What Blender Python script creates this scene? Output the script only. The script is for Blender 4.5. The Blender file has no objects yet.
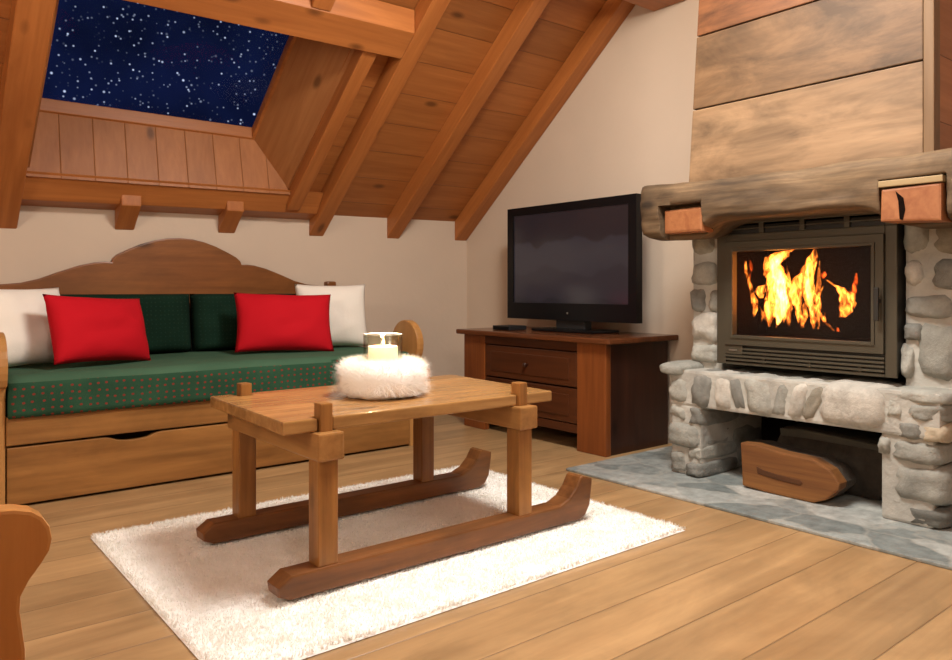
import bpy, bmesh, math, random
from mathutils import Vector, Matrix, noise
R = random.Random(7)
SC = bpy.context.scene
COL = SC.collection
PI = math.pi

# ------------------------------------------------------------------ helpers
def tag(o, label=None, cat=None, group=None, kind=None):
    if label: o['label'] = label
    if cat: o['category'] = cat
    if group: o['group'] = group
    if kind: o['kind'] = kind
    return o

def thing(name, label, cat, loc, group=None):
    o = bpy.data.objects.new(name, None)
    o.empty_display_size = .1
    COL.objects.link(o); o.location = loc
    return tag(o, label, cat, group)

def root_loc(o):
    v = Vector((0, 0, 0))
    while o is not None:
        v = v + o.location; o = o.parent
    return v

def obj(name, bm, mat, parent=None, smooth=False, origin=None):
    """link a bmesh written in world coordinates as one mesh object"""
    off = root_loc(parent)
    if origin is not None:
        off = Vector(origin)
    for v in bm.verts: v.co -= off
    bmesh.ops.recalc_face_normals(bm, faces=bm.faces)
    me = bpy.data.meshes.new(name); bm.to_mesh(me); bm.free()
    o = bpy.data.objects.new(name, me); COL.objects.link(o)
    for m in (mat if isinstance(mat, (list, tuple)) else [mat]):
        me.materials.append(m)
    if smooth:
        for p in me.polygons: p.use_smooth = True
    if parent is not None: o.parent = parent
    if origin is not None: o.location = Vector(origin) - root_loc(parent)
    return o

def bev(bm, geom_faces, w, seg=2):
    es = list({e for f in geom_faces for e in f.edges})
    bmesh.ops.bevel(bm, geom=es, offset=w, segments=seg, profile=.6, affect='EDGES', clamp_overlap=True)

def box(bm, x0, x1, y0, y1, z0, z1, b=0.0, seg=2):
    t = bmesh.new()
    vs = [t.verts.new((x, y, z)) for x in (x0, x1) for y in (y0, y1) for z in (z0, z1)]
    for q in ((0, 1, 3, 2), (4, 6, 7, 5), (0, 4, 5, 1), (2, 3, 7, 6), (0, 2, 6, 4), (1, 5, 7, 3)):
        t.faces.new([vs[i] for i in q])
    bmesh.ops.recalc_face_normals(t, faces=t.faces)
    if b: bev(t, list(t.faces), b, seg)
    join(bm, t); return bm

def join(bm, t, mat=None):
    if mat is not None: bmesh.ops.transform(t, matrix=mat, verts=t.verts)
    me = bpy.data.meshes.new('tmp'); t.to_mesh(me); t.free()
    bm.from_mesh(me); bpy.data.meshes.remove(me)

def newbox(*a, **k):
    return box(bmesh.new(), *a, **k)

def prism(bm, pts, axis, a0, a1, b=0.0, seg=2):
    """extrude polygon pts (two other axes in xyz order) along axis from a0 to a1"""
    t = bmesh.new()
    def mk(p, a):
        return {'x': (a, p[0], p[1]), 'y': (p[0], a, p[1]), 'z': (p[0], p[1], a)}[axis]
    lo = [t.verts.new(mk(p, a0)) for p in pts]; hi = [t.verts.new(mk(p, a1)) for p in pts]
    n = len(pts)
    caps = [t.faces.new(lo), t.faces.new(hi)]
    for i in range(n): t.faces.new([lo[i], lo[(i+1) % n], hi[(i+1) % n], hi[i]])
    bmesh.ops.recalc_face_normals(t, faces=t.faces)
    if b:
        es = list({e for f in caps for e in f.edges})
        bmesh.ops.bevel(t, geom=es, offset=b, segments=seg, profile=.6, affect='EDGES', clamp_overlap=True)
    join(bm, t); return bm

def hexa(bm, c8, b=0.0):
    """hexahedron from 8 corners: bottom quad then top quad"""
    t = bmesh.new(); v = [t.verts.new(c) for c in c8]
    for q in ((0, 3, 2, 1), (4, 5, 6, 7), (0, 1, 5, 4), (1, 2, 6, 5), (2, 3, 7, 6), (3, 0, 4, 7)):
        t.faces.new([v[i] for i in q])
    bmesh.ops.recalc_face_normals(t, faces=t.faces)
    if b: bev(t, list(t.faces), b)
    join(bm, t); return bm

def lathe(bm, cx, cy, prof, n=40, close=True):
    rings = []
    for r, z in prof:
        rings.append([bm.verts.new((cx + r*math.cos(2*PI*i/n), cy + r*math.sin(2*PI*i/n), z)) for i in range(n)])
    for a, b in zip(rings, rings[1:]):
        for i in range(n): bm.faces.new([a[i], a[(i+1) % n], b[(i+1) % n], b[i]])
    if close:
        bm.faces.new(rings[0][::-1]); bm.faces.new(rings[-1])
    return bm

def tube(bm, pts, rad, n=10):
    rings = []
    for i, p in enumerate(pts):
        p = Vector(p); a = Vector(pts[max(i-1, 0)]); c = Vector(pts[min(i+1, len(pts)-1)])
        d = (c-a).normalized(); u = d.orthogonal().normalized()
        if abs(d.z) < .95: u = d.cross(Vector((0, 0, 1))).normalized()
        w = d.cross(u); r = rad[i] if isinstance(rad, (list, tuple)) else rad
        rings.append([bm.verts.new(p + r*(math.cos(2*PI*k/n)*u + math.sin(2*PI*k/n)*w)) for k in range(n)])
    for a, b in zip(rings, rings[1:]):
        for i in range(n): bm.faces.new([a[i], a[(i+1) % n], b[(i+1) % n], b[i]])
    bm.faces.new(rings[0][::-1]); bm.faces.new(rings[-1])
    return bm

# ------------------------------------------------------------------ materials
def new_mat(name):
    m = bpy.data.materials.new(name); m.use_nodes = True
    nt = m.node_tree; b = nt.nodes['Principled BSDF']
    return m, nt, b

def N(nt, typ, **k):
    n = nt.nodes.new(typ)
    for a, v in k.items():
        if a == 'ins':
            for i, w in v.items(): n.inputs[i].default_value = w
        else: setattr(n, a, v)
    return n

def L(nt, a, ai, b, bi): nt.links.new(a.outputs[ai], b.inputs[bi])

def ramp(nt, stops):
    n = nt.nodes.new('ShaderNodeValToRGB'); e = n.color_ramp.elements
    while len(e) < len(stops): e.new(.5)
    for i, (p, c) in enumerate(stops):
        e[i].position = p; e[i].color = (c[0], c[1], c[2], 1)
    return n

def plain(name, col, rough=.5, metal=0, spec=.5, bump=0, bscale=60, var=0.0, vscale=4):
    m, nt, b = new_mat(name)
    b.inputs['Base Color'].default_value = (*col, 1)
    b.inputs['Roughness'].default_value = rough; b.inputs['Metallic'].default_value = metal
    b.inputs['Specular IOR Level'].default_value = spec
    tc = N(nt, 'ShaderNodeTexCoord')
    if var:
        nz = N(nt, 'ShaderNodeTexNoise', ins={'Scale': vscale, 'Detail': 5})
        L(nt, tc, 'Object', nz, 'Vector')
        r = ramp(nt, [(.3, [c*(1-var) for c in col]), (.7, [min(1, c*(1+var)) for c in col])])
        L(nt, nz, 'Fac', r, 'Fac'); L(nt, r, 'Color', b, 'Base Color')
    if bump:
        nz = N(nt, 'ShaderNodeTexNoise', ins={'Scale': bscale, 'Detail': 6})
        L(nt, tc, 'Object', nz, 'Vector')
        bp = N(nt, 'ShaderNodeBump', ins={'Strength': bump, 'Distance': .01})
        L(nt, nz, 'Fac', bp, 'Height'); L(nt, bp, 'Normal', b, 'Normal')
    return m

def wood(name, light, dark, axis='X', rough=.45, knots=True, scale=1.0, plank=None, rot=None, spec=.4, bump=.25, plankdark=.35, stain=0, sd=.45):
    """grain running along axis; plank=(axis, width) adds board seams and per-board tone"""
    m, nt, b = new_mat(name)
    b.inputs['Roughness'].default_value = rough; b.inputs['Specular IOR Level'].default_value = spec
    tc = N(nt, 'ShaderNodeTexCoord'); oi = N(nt, 'ShaderNodeObjectInfo')
    add = N(nt, 'ShaderNodeVectorMath', operation='ADD')
    mul = N(nt, 'ShaderNodeVectorMath', operation='SCALE'); mul.inputs['Scale'].default_value = 1
    cmb = N(nt, 'ShaderNodeCombineXYZ')
    m17 = N(nt, 'ShaderNodeMath', operation='MULTIPLY', ins={1: 17.3})
    L(nt, oi, 'Random', m17, 0)
    for i in range(3): L(nt, m17, 0, cmb, i)
    src = tc
    if rot:
        mr = N(nt, 'ShaderNodeMapping'); mr.inputs['Rotation'].default_value = rot
        L(nt, tc, 'Object', mr, 'Vector'); src = mr
        L(nt, mr, 'Vector', add, 0)
    else:
        L(nt, tc, 'Object', add, 0)
    L(nt, cmb, 0, add, 1)
    vec = add
    seam = None
    if plank:
        ax, w = plank
        sp = N(nt, 'ShaderNodeSeparateXYZ')
        L(nt, src, 'Vector' if rot else 'Object', sp, 0)
        dv = N(nt, 'ShaderNodeMath', operation='DIVIDE', ins={1: w}); L(nt, sp, ax, dv, 0)
        fl = N(nt, 'ShaderNodeMath', operation='FLOOR'); L(nt, dv, 0, fl, 0)
        fr = N(nt, 'ShaderNodeMath', operation='FRACT'); L(nt, dv, 0, fr, 0)
        wn = N(nt, 'ShaderNodeTexWhiteNoise', noise_dimensions='1D'); L(nt, fl, 0, wn, 'W')
        sc = N(nt, 'ShaderNodeVectorMath', operation='SCALE'); sc.inputs['Scale'].default_value = 9
        L(nt, wn, 'Color', sc, 0)
        ad2 = N(nt, 'ShaderNodeVectorMath', operation='ADD'); L(nt, add, 0, ad2, 0); L(nt, sc, 0, ad2, 1); vec = ad2
        # seam = distance to board edge
        s1 = N(nt, 'ShaderNodeMath', operation='SUBTRACT', ins={1: .5}); L(nt, fr, 0, s1, 0)
        s2 = N(nt, 'ShaderNodeMath', operation='ABSOLUTE'); L(nt, s1, 0, s2, 0)
        s3 = N(nt, 'ShaderNodeMapRange', ins={1: .5-.003/w, 2: .5, 3: 0, 4: 1}); L(nt, s2, 0, s3, 0)
        seam = s3
    mp = N(nt, 'ShaderNodeMapping')
    s = [14*scale]*3; s['XYZ'.index(axis)] = 1.1*scale
    mp.inputs['Scale'].default_value = s
    L(nt, vec, 0, mp, 'Vector')
    nz = N(nt, 'ShaderNodeTexNoise', ins={'Scale': 1.0, 'Detail': 7, 'Roughness': .62, 'Distortion': .8})
    L(nt, mp, 'Vector', nz, 'Vector')
    mp2 = N(nt, 'ShaderNodeMapping'); s = [60*scale]*3; s['XYZ'.index(axis)] = 2.5*scale
    mp2.inputs['Scale'].default_value = s; L(nt, vec, 0, mp2, 'Vector')
    nf = N(nt, 'ShaderNodeTexNoise', ins={'Scale': 1.0, 'Detail': 3}); L(nt, mp2, 'Vector', nf, 'Vector')
    mixf = N(nt, 'ShaderNodeMath', operation='MULTIPLY_ADD', ins={1: .3}); L(nt, nf, 'Fac', mixf, 0)
    n7 = N(nt, 'ShaderNodeMath', operation='MULTIPLY', ins={1: .7}); L(nt, nz, 'Fac', n7, 0); L(nt, n7, 0, mixf, 2)
    mid = [(a+c)/2 for a, c in zip(light, dark)]
    r = ramp(nt, [(.32, dark), (.5, mid), (.66, light)]); L(nt, mixf, 0, r, 'Fac')
    cur = r
    if knots:
        mk = N(nt, 'ShaderNodeMapping'); s = [5.0*scale]*3; s['XYZ'.index(axis)] = 2.2*scale
        mk.inputs['Scale'].default_value = s; L(nt, vec, 0, mk, 'Vector')
        vo = N(nt, 'ShaderNodeTexVoronoi', ins={'Scale': 1.0, 'Randomness': 1.0}); L(nt, mk, 'Vector', vo, 'Vector')
        kr = N(nt, 'ShaderNodeMapRange', ins={1: .05, 2: .13, 3: .8, 4: 0}); L(nt, vo, 'Distance', kr, 0)
        mx = N(nt, 'ShaderNodeMixRGB', blend_type='MIX'); mx.inputs['Color2'].default_value = (*[c*.35 for c in dark], 1)
        L(nt, kr, 0, mx, 'Fac'); L(nt, cur, 'Color', mx, 'Color1'); cur = mx
    if plank:
        hs = N(nt, 'ShaderNodeHueSaturation'); mr2 = N(nt, 'ShaderNodeMapRange', ins={1: 0, 2: 1, 3: 1-plankdark, 4: 1+plankdark*.5})
        L(nt, wn, 'Value', mr2, 0); L(nt, mr2, 0, hs, 'Value'); L(nt, cur, 'Color', hs, 'Color')
        mx = N(nt, 'ShaderNodeMixRGB'); mx.inputs['Color2'].default_value = (*[c*sd for c in dark], 1)
        L(nt, seam, 0, mx, 'Fac'); L(nt, hs, 'Color', mx, 'Color1'); cur = mx
    if stain:
        ns = N(nt, 'ShaderNodeTexNoise', ins={'Scale': 1.0, 'Detail': 5, 'Roughness': .65, 'Distortion': .6})
        ms = N(nt, 'ShaderNodeMapping'); q = [6.0]*3; q['XYZ'.index(axis)] = 2.2; ms.inputs['Scale'].default_value = q
        L(nt, vec, 0, ms, 'Vector'); L(nt, ms, 'Vector', ns, 'Vector')
        mr3 = N(nt, 'ShaderNodeMapRange', ins={1: .36, 2: .62, 3: 1-stain, 4: 1+stain*.35}); L(nt, ns, 'Fac', mr3, 0)
        h3 = N(nt, 'ShaderNodeHueSaturation', ins={'Saturation': 1}); L(nt, mr3, 0, h3, 'Value'); L(nt, cur, 'Color', h3, 'Color'); cur = h3
    L(nt, cur, 'Color', b, 'Base Color')
    if bump:
        bp = N(nt, 'ShaderNodeBump', ins={'Strength': bump, 'Distance': .004})
        L(nt, mixf, 0, bp, 'Height')
        if seam:
            bp2 = N(nt, 'ShaderNodeBump', invert=True, ins={'Strength': .6, 'Distance': .004})
            L(nt, seam, 0, bp2, 'Height'); L(nt, bp, 'Normal', bp2, 'Normal'); bp = bp2
        L(nt, bp, 'Normal', b, 'Normal')
    return m

def emis(name, col, st):
    m, nt, b = new_mat(name)
    b.inputs['Base Color'].default_value = (0, 0, 0, 1)
    b.inputs['Emission Color'].default_value = (*col, 1); b.inputs['Emission Strength'].default_value = st
    return m

def pane_mat(name, fac, rough=.02, tint=(1, 1, 1)):
    m = bpy.data.materials.new(name); m.use_nodes = True; nt = m.node_tree; nt.nodes.clear()
    o = N(nt, 'ShaderNodeOutputMaterial'); mx = N(nt, 'ShaderNodeMixShader', ins={0: fac})
    t = N(nt, 'ShaderNodeBsdfTransparent'); t.inputs[0].default_value = (*tint, 1)
    g = N(nt, 'ShaderNodeBsdfGlossy', ins={'Roughness': rough}); g.inputs['Color'].default_value = (.9, .95, 1, 1)
    L(nt, t, 0, mx, 1); L(nt, g, 0, mx, 2); L(nt, mx, 0, o, 'Surface')
    return m

SLOPE = math.atan(.8124)
ROOF_ROT = (SLOPE, 0, 0)
CE_L, CE_D = (.44, .165, .044), (.30, .10, .025)
M = {}
M['rafter'] = wood('rafter wood', (.46, .165, .042), (.31, .10, .023), 'Y', rot=ROOF_ROT)
M['beam_x'] = wood('beam wood', (.46, .165, .042), (.31, .10, .023), 'X')
M['ceil'] = wood('ceiling boards', CE_L, CE_D, 'X', rot=ROOF_ROT, plank=('Y', .22), plankdark=.22)
M['ceil2'] = wood('ceiling boards far side', CE_L, CE_D, 'X', rot=(-SLOPE, 0, 0), plank=('Y', .22), plankdark=.22)
M['lining'] = wood('skylight lining boards', (.40, .155, .05), (.30, .108, .032), 'Z', plank=('X', .155), plankdark=.1, sd=.65)
M['lining_side'] = wood('skylight side boards', (.40, .17, .058), (.29, .11, .034), 'Y', rot=ROOF_ROT)
M['floor'] = wood('floor planks', (.475, .30, .14), (.31, .185, .082), 'X', rough=.38, plank=('Y', .19), plankdark=.16, knots=False, scale=.6, bump=.08, stain=.2, sd=.75)
M['sofa_x'] = wood('daybed pine lengthwise', (.34, .16, .046), (.19, .080, .02), 'X', rough=.35, scale=.8, stain=.2)
M['sofa_back'] = wood('daybed backboard pine', (.27, .10, .025), (.16, .054, .013), 'X', rough=.35, scale=.8, stain=.2)
M['sofa_z'] = wood('daybed pine upright', (.48, .25, .08), (.33, .155, .045), 'Z', rough=.35, scale=.8)
M['table_x'] = wood('table top wood', (.46, .25, .085), (.28, .13, .038), 'X', rough=.24, spec=.5, stain=.25)
M['table_z'] = wood('table leg wood', (.36, .16, .04), (.18, .07, .017), 'Z', rough=.35, stain=.25)
M['table_y'] = wood('table bolster wood', (.40, .20, .062), (.24, .105, .03), 'Y', rough=.35, stain=.25)
M['runner'] = wood('table runner wood', (.26, .10, .027), (.11, .040, .012), 'X', rough=.4, stain=.35)
M['cab_z'] = wood('cabinet stile wood', (.25, .075, .018), (.13, .036, .010), 'Z', rough=.3)
M['cab_y'] = wood('cabinet drawer wood', (.095, .029, .010), (.048, .015, .006), 'Y', rough=.3)
M['cab_dk'] = wood('cabinet side wood', (.045, .015, .008), (.022, .008, .005), 'Z', rough=.35)
M['cab_top'] = wood('cabinet top wood', (.16, .052, .018), (.08, .026, .01), 'Y', rough=.2)
M['mantel'] = wood('weathered mantel oak', (.21, .135, .07), (.062, .036, .017), 'Y', rough=.75, scale=1.0, bump=.9, stain=.45)
M['corbel'] = wood('orange end wood', (.34, .135, .05), (.22, .07, .022), 'X', rough=.6, knots=False)
M['cap'] = wood('pale cap wood', (.36, .26, .13), (.24, .155, .07), 'Y', rough=.6, knots=False)
M['hood_lo'] = wood('old hood boards light', (.34, .215, .118), (.17, .10, .05), 'Y', rough=.6, scale=.55, bump=.4, stain=.5)
M['hood_mid'] = wood('old hood boards brown', (.205, .118, .058), (.12, .064, .028), 'Y', rough=.6, scale=.55, bump=.4, stain=.5)
M['hood_hi'] = wood('old hood boards red', (.20, .078, .028), (.115, .042, .014), 'Y', rough=.6, scale=.55, bump=.4, stain=.5)
M['hood_side'] = wood('hood side boards', (.40, .18, .08), (.26, .105, .042), 'X', rough=.6, scale=.7, plank=('Z', .24), plankdark=.15)
M['hood_post'] = wood('hood corner post wood', (.22, .13, .06), (.14, .075, .03), 'Z', rough=.6)
M['log'] = wood('split log face', (.27, .115, .03), (.11, .038, .01), 'Y', rough=.7, bump=.6)
M['bark'] = plain('dark bark', (.045, .035, .025), .9, bump=.8, bscale=40, var=.5, vscale=12)
M['wall'] = plain('warm white plaster', (.60, .49, .385), .9, bump=.12, bscale=25, var=.03, vscale=2)
M['mortar'] = plain('pale mortar', (.42, .41, .365), .95, bump=.6, bscale=40, var=.2, vscale=8)
M['metal'] = plain('olive grey cast iron', (.072, .062, .042), .42, metal=.35, bump=.05, bscale=200)
M['metal_dk'] = plain('black iron', (.018, .016, .013), .5, metal=.2)
M['fire_brick'] = plain('sooty fire brick', (.008, .005, .004), 1, spec=0, bump=.3)
M['badge'] = plain('silver badge', (.3, .29, .25), .3, metal=.8)
M['red'] = plain('red cotton', (.47, .004, .012), .85, bump=.12, bscale=220, spec=.2)
M['white_cloth'] = plain('white cotton', (.80, .76, .68), .9, bump=.15, bscale=60, spec=.2)
M['tv'] = plain('glossy black plastic', (.004, .004, .005), .3, spec=.25)
M['tv_m'] = plain('matt black plastic', (.012, .012, .013), .5)
M['wax'] = None

def stone_mat():
    m, nt, b = new_mat('field stone')
    b.inputs['Roughness'].default_value = .85
    at = N(nt, 'ShaderNodeAttribute', attribute_name='Col'); tc = N(nt, 'ShaderNodeTexCoord')
    nz = N(nt, 'ShaderNodeTexNoise', ins={'Scale': 14, 'Detail': 8, 'Roughness': .65}); L(nt, tc, 'Object', nz, 'Vector')
    mr = N(nt, 'ShaderNodeMapRange', ins={1: .3, 2: .7, 3: .72, 4: 1.25}); L(nt, nz, 'Fac', mr, 0)
    hs = N(nt, 'ShaderNodeHueSaturation'); L(nt, mr, 0, hs, 'Value'); L(nt, at, 'Color', hs, 'Color')
    L(nt, hs, 'Color', b, 'Base Color')
    n2 = N(nt, 'ShaderNodeTexNoise', ins={'Scale': 30, 'Detail': 8, 'Roughness': .7}); L(nt, tc, 'Object', n2, 'Vector')
    bp = N(nt, 'ShaderNodeBump', ins={'Strength': .7, 'Distance': .012}); L(nt, n2, 'Fac', bp, 'Height'); L(nt, bp, 'Normal', b, 'Normal')
    return m
M['stone'] = stone_mat()

def hearth_mat():
    m, nt, b = new_mat('slate hearth')
    b.inputs['Roughness'].default_value = .42
    tc = N(nt, 'ShaderNodeTexCoord')
    mp = N(nt, 'ShaderNodeMapping'); mp.inputs['Scale'].default_value = (6.5, 5.0, 1); L(nt, tc, 'Object', mp, 'Vector')
    nd = N(nt, 'ShaderNodeTexNoise', ins={'Scale': 3, 'Detail': 2}); L(nt, mp, 'Vector', nd, 'Vector')
    av = N(nt, 'ShaderNodeMixRGB', blend_type='ADD', ins={0: .25}); L(nt, mp, 'Vector', av, 'Color1'); L(nt, nd, 'Color', av, 'Color2')
    v = N(nt, 'ShaderNodeTexVoronoi', ins={'Scale': 1.0}); L(nt, av, 'Color', v, 'Vector')
    e = N(nt, 'ShaderNodeTexVoronoi', feature='DISTANCE_TO_EDGE', ins={'Scale': 1.0}); L(nt, av, 'Color', e, 'Vector')
    sep = N(nt, 'ShaderNodeSeparateColor'); L(nt, v, 'Color', sep, 0)
    r = ramp(nt, [(0, (.18, .21, .205)), (.5, (.31, .34, .325)), (1, (.53, .54, .50))]); L(nt, sep, 0, r, 'Fac')
    nz = N(nt, 'ShaderNodeTexNoise', ins={'Scale': 22, 'Detail': 8, 'Roughness': .7}); L(nt, tc, 'Object', nz, 'Vector')
    mr = N(nt, 'ShaderNodeMapRange', ins={1: .3, 2: .7, 3: .65, 4: 1.3}); L(nt, nz, 'Fac', mr, 0)
    hs = N(nt, 'ShaderNodeHueSaturation'); L(nt, mr, 0, hs, 'Value'); L(nt, r, 'Color', hs, 'Color')
    er = N(nt, 'ShaderNodeMapRange', ins={1: 0, 2: .05, 3: .6, 4: 0}); L(nt, e, 'Distance', er, 0)
    mx = N(nt, 'ShaderNodeMixRGB'); mx.inputs['Color2'].default_value = (.36, .36, .32, 1)
    L(nt, er, 0, mx, 'Fac'); L(nt, hs, 'Color', mx, 'Color1'); L(nt, mx, 'Color', b, 'Base Color')
    bp = N(nt, 'ShaderNodeBump', ins={'Strength': .6, 'Distance': .006}); L(nt, nz, 'Fac', bp, 'Height')
    L(nt, bp, 'Normal', b, 'Normal')
    return m
M['hearth'] = hearth_mat()

def dotted(name, base, dot, sx, sz, thr, fabric=.3, front=None):
    """woven cloth with a regular scatter of small dots"""
    m, nt, b = new_mat(name)
    b.inputs['Roughness'].default_value = .95; b.inputs['Specular IOR Level'].default_value = .15
    tc = N(nt, 'ShaderNodeTexCoord')
    mp = N(nt, 'ShaderNodeMapping'); mp.inputs['Scale'].default_value = (sx, 0, sz); L(nt, tc, 'Object', mp, 'Vector')
    v = N(nt, 'ShaderNodeTexVoronoi', voronoi_dimensions='2D', ins={'Scale': 1.0, 'Randomness': .25})
    sp = N(nt, 'ShaderNodeSeparateXYZ'); cb = N(nt, 'ShaderNodeCombineXYZ'); L(nt, mp, 'Vector', sp, 0); L(nt, sp, 'X', cb, 'X'); L(nt, sp, 'Z', cb, 'Y'); L(nt, cb, 0, v, 'Vector')
    rr = N(nt, 'ShaderNodeMapRange', ins={1: thr, 2: thr+.06, 3: 1, 4: 0}); L(nt, v, 'Distance', rr, 0)
    nz = N(nt, 'ShaderNodeTexNoise', ins={'Scale': 6, 'Detail': 6}); L(nt, tc, 'Object', nz, 'Vector')
    r = ramp(nt, [(.3, [c*.78 for c in base]), (.7, [c*1.15 for c in base])]); L(nt, nz, 'Fac', r, 'Fac')
    mx = N(nt, 'ShaderNodeMixRGB'); mx.inputs['Color2'].default_value = (*dot, 1)
    L(nt, rr, 0, mx, 'Fac'); L(nt, r, 'Color', mx, 'Color1'); L(nt, mx, 'Color', b, 'Base Color')
    n2 = N(nt, 'ShaderNodeTexNoise', ins={'Scale': 250}); L(nt, tc, 'Object', n2, 'Vector')
    bp = N(nt, 'ShaderNodeBump', ins={'Strength': fabric, 'Distance': .003}); L(nt, n2, 'Fac', bp, 'Height'); L(nt, bp, 'Normal', b, 'Normal')
    return m
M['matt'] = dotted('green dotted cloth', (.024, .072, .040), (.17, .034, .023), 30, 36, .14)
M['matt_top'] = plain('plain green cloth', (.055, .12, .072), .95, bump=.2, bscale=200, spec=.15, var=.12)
M['cush'] = dotted('dark green dotted cloth', (.005, .021, .012), (.012, .034, .021), 45, 45, .12)

def star_world():
    w = bpy.data.worlds.new('night'); SC.world = w; w.use_nodes = True; nt = w.node_tree
    bg = nt.nodes['Background']
    tc = N(nt, 'ShaderNodeTexCoord')
    outs = []
    for sc, thr, gain, seed in ((75, .14, 1.0, 0), (150, .22, .9, 3.3), (34, .06, 2.2, 7.1), (110, .16, .8, 5.1)):
        mp = N(nt, 'ShaderNodeMapping'); mp.inputs['Location'].default_value = (seed, seed*.7, seed*.3); L(nt, tc, 'Generated', mp, 'Vector')
        v = N(nt, 'ShaderNodeTexVoronoi', ins={'Scale': sc}); L(nt, mp, 'Vector', v, 'Vector')
        mr = N(nt, 'ShaderNodeMapRange', ins={1: thr*.25, 2: thr, 3: 1, 4: 0}); L(nt, v, 'Distance', mr, 0)
        sp = N(nt, 'ShaderNodeSeparateColor'); L(nt, v, 'Color', sp, 0)
        pw = N(nt, 'ShaderNodeMath', operation='POWER', ins={1: 2.0}); L(nt, sp, 0, pw, 0)
        mu = N(nt, 'ShaderNodeMath', operation='MULTIPLY'); L(nt, mr, 0, mu, 0); L(nt, pw, 0, mu, 1)
        m2 = N(nt, 'ShaderNodeMath', operation='MULTIPLY', ins={1: gain}); L(nt, mu, 0, m2, 0)
        outs.append(m2)
    s = outs[0]
    for o in outs[1:]:
        a = N(nt, 'ShaderNodeMath', operation='ADD'); L(nt, s, 0, a, 0); L(nt, o, 0, a, 1); s = a
    cl = N(nt, 'ShaderNodeTexNoise', ins={'Scale': 5, 'Detail': 6}); L(nt, tc, 'Generated', cl, 'Vector')
    r = ramp(nt, [(.38, (.0022, .0035, .015)), (.6, (.005, .009, .045)), (.8, (.016, .028, .10))]); L(nt, cl, 'Fac', r, 'Fac')
    mx = N(nt, 'ShaderNodeMixRGB', blend_type='ADD', ins={0: 1}); L(nt, r, 'Color', mx, 'Color1')
    sm = N(nt, 'ShaderNodeMixRGB', blend_type='MULTIPLY', ins={0: 1}); sm.inputs['Color2'].default_value = (.62, .72, 1, 1)
    L(nt, s, 0, sm, 'Color1'); L(nt, sm, 'Color', mx, 'Color2')
    L(nt, mx, 'Color', bg, 'Color'); bg.inputs['Strength'].default_value = 1.0
star_world()

# ------------------------------------------------------------------ room shell
XR, YB, XL, YF = 3.45, 4.37, -1.9, -2.3
RIDGE = 1.2
def zb(x): return 1.167 + (x-.584)*.0167
def roof(x, y, off=0.0):
    """height of the plane through the rafter undersides plus off (vertical)"""
    yy = y if y >= RIDGE else 2*RIDGE - y
    return zb(x) + .8124*(YB-yy) + off
TH = .14      # rafter depth measured vertically

def struct(name, bm, mat, **k):
    o = obj(name, bm, mat, **k); tag(o, kind='structure'); return o

struct('floor', newbox(XL, XR, YF, YB, -.1, 0), M['floor'])
bm = prism(bmesh.new(), [(XL, -.1), (XR+.15, -.1), (XR+.15, roof(XR, YB, .3)), (XL, roof(XL, YB, .3))], 'y', YB, YB+.15)
struct('wall_back', bm, M['wall'])
bm = prism(bmesh.new(), [(YF-.15, -.1), (YB, -.1), (YB, roof(XR, YB, .3)), (RIDGE, roof(XR, RIDGE, .3)), (YF-.15, roof(XR, YF-.15, .3))], 'x', XR, XR+.15)
struct('wall_right', bm, M['wall'])
bm = prism(bmesh.new(), [(YF-.15, -.1), (YB+.15, -.1), (YB+.15, roof(XL, YB+.15, .3)), (RIDGE, roof(XL, RIDGE, .3)), (YF-.15, roof(XL, YF-.15, .3))], 'x', XL-.15, XL)
struct('wall_left', bm, M['wall'])
bm = prism(bmesh.new(), [(XL, -.1), (XR, -.1), (XR, roof(XR, YF, .3)), (XL, roof(XL, YF, .3))], 'y', YF-.15, YF)
struct('wall_front', bm, M['wall'])

SX0, SX1, SY0, SY1 = .60, 1.935, 3.28, 4.2     # skylight opening in the ceiling plane
def roofslab(bm, x0, x1, y0, y1, o0=TH, o1=TH+.06):
    hexa(bm, [(x0, y0, roof(x0, y0, o0)), (x1, y0, roof(x1, y0, o0)), (x1, y1, roof(x1, y1, o0)), (x0, y1, roof(x0, y1, o0)),
              (x0, y0, roof(x0, y0, o1)), (x1, y0, roof(x1, y0, o1)), (x1, y1, roof(x1, y1, o1)), (x0, y1, roof(x0, y1, o1))])
bm = bmesh.new()
roofslab(bm, XL, SX0, RIDGE, YB+.02); roofslab(bm, SX1, XR, RIDGE, YB+.02)
roofslab(bm, SX0, SX1, RIDGE, SY0); roofslab(bm, SX0, SX1, SY1, YB+.02)
struct('ceiling', bm, M['ceil'])
bm = bmesh.new(); roofslab(bm, XL, XR, YF, RIDGE)
struct('ceiling_front', bm, M['ceil2'])

# skylight: pane plane z = GZ(y), sides splayed out to the ceiling opening
def gz(y, off=0): return 1.78 + .8124*(4.2-y) + off
GX0, GX1, GY0, GY1 = .628, 1.75, 3.28, 4.245
win = bpy.data.objects.new('window_1', None); COL.objects.link(win); win.location = (1.2, 3.75, 2.1); tag(win, kind='structure')
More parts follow.
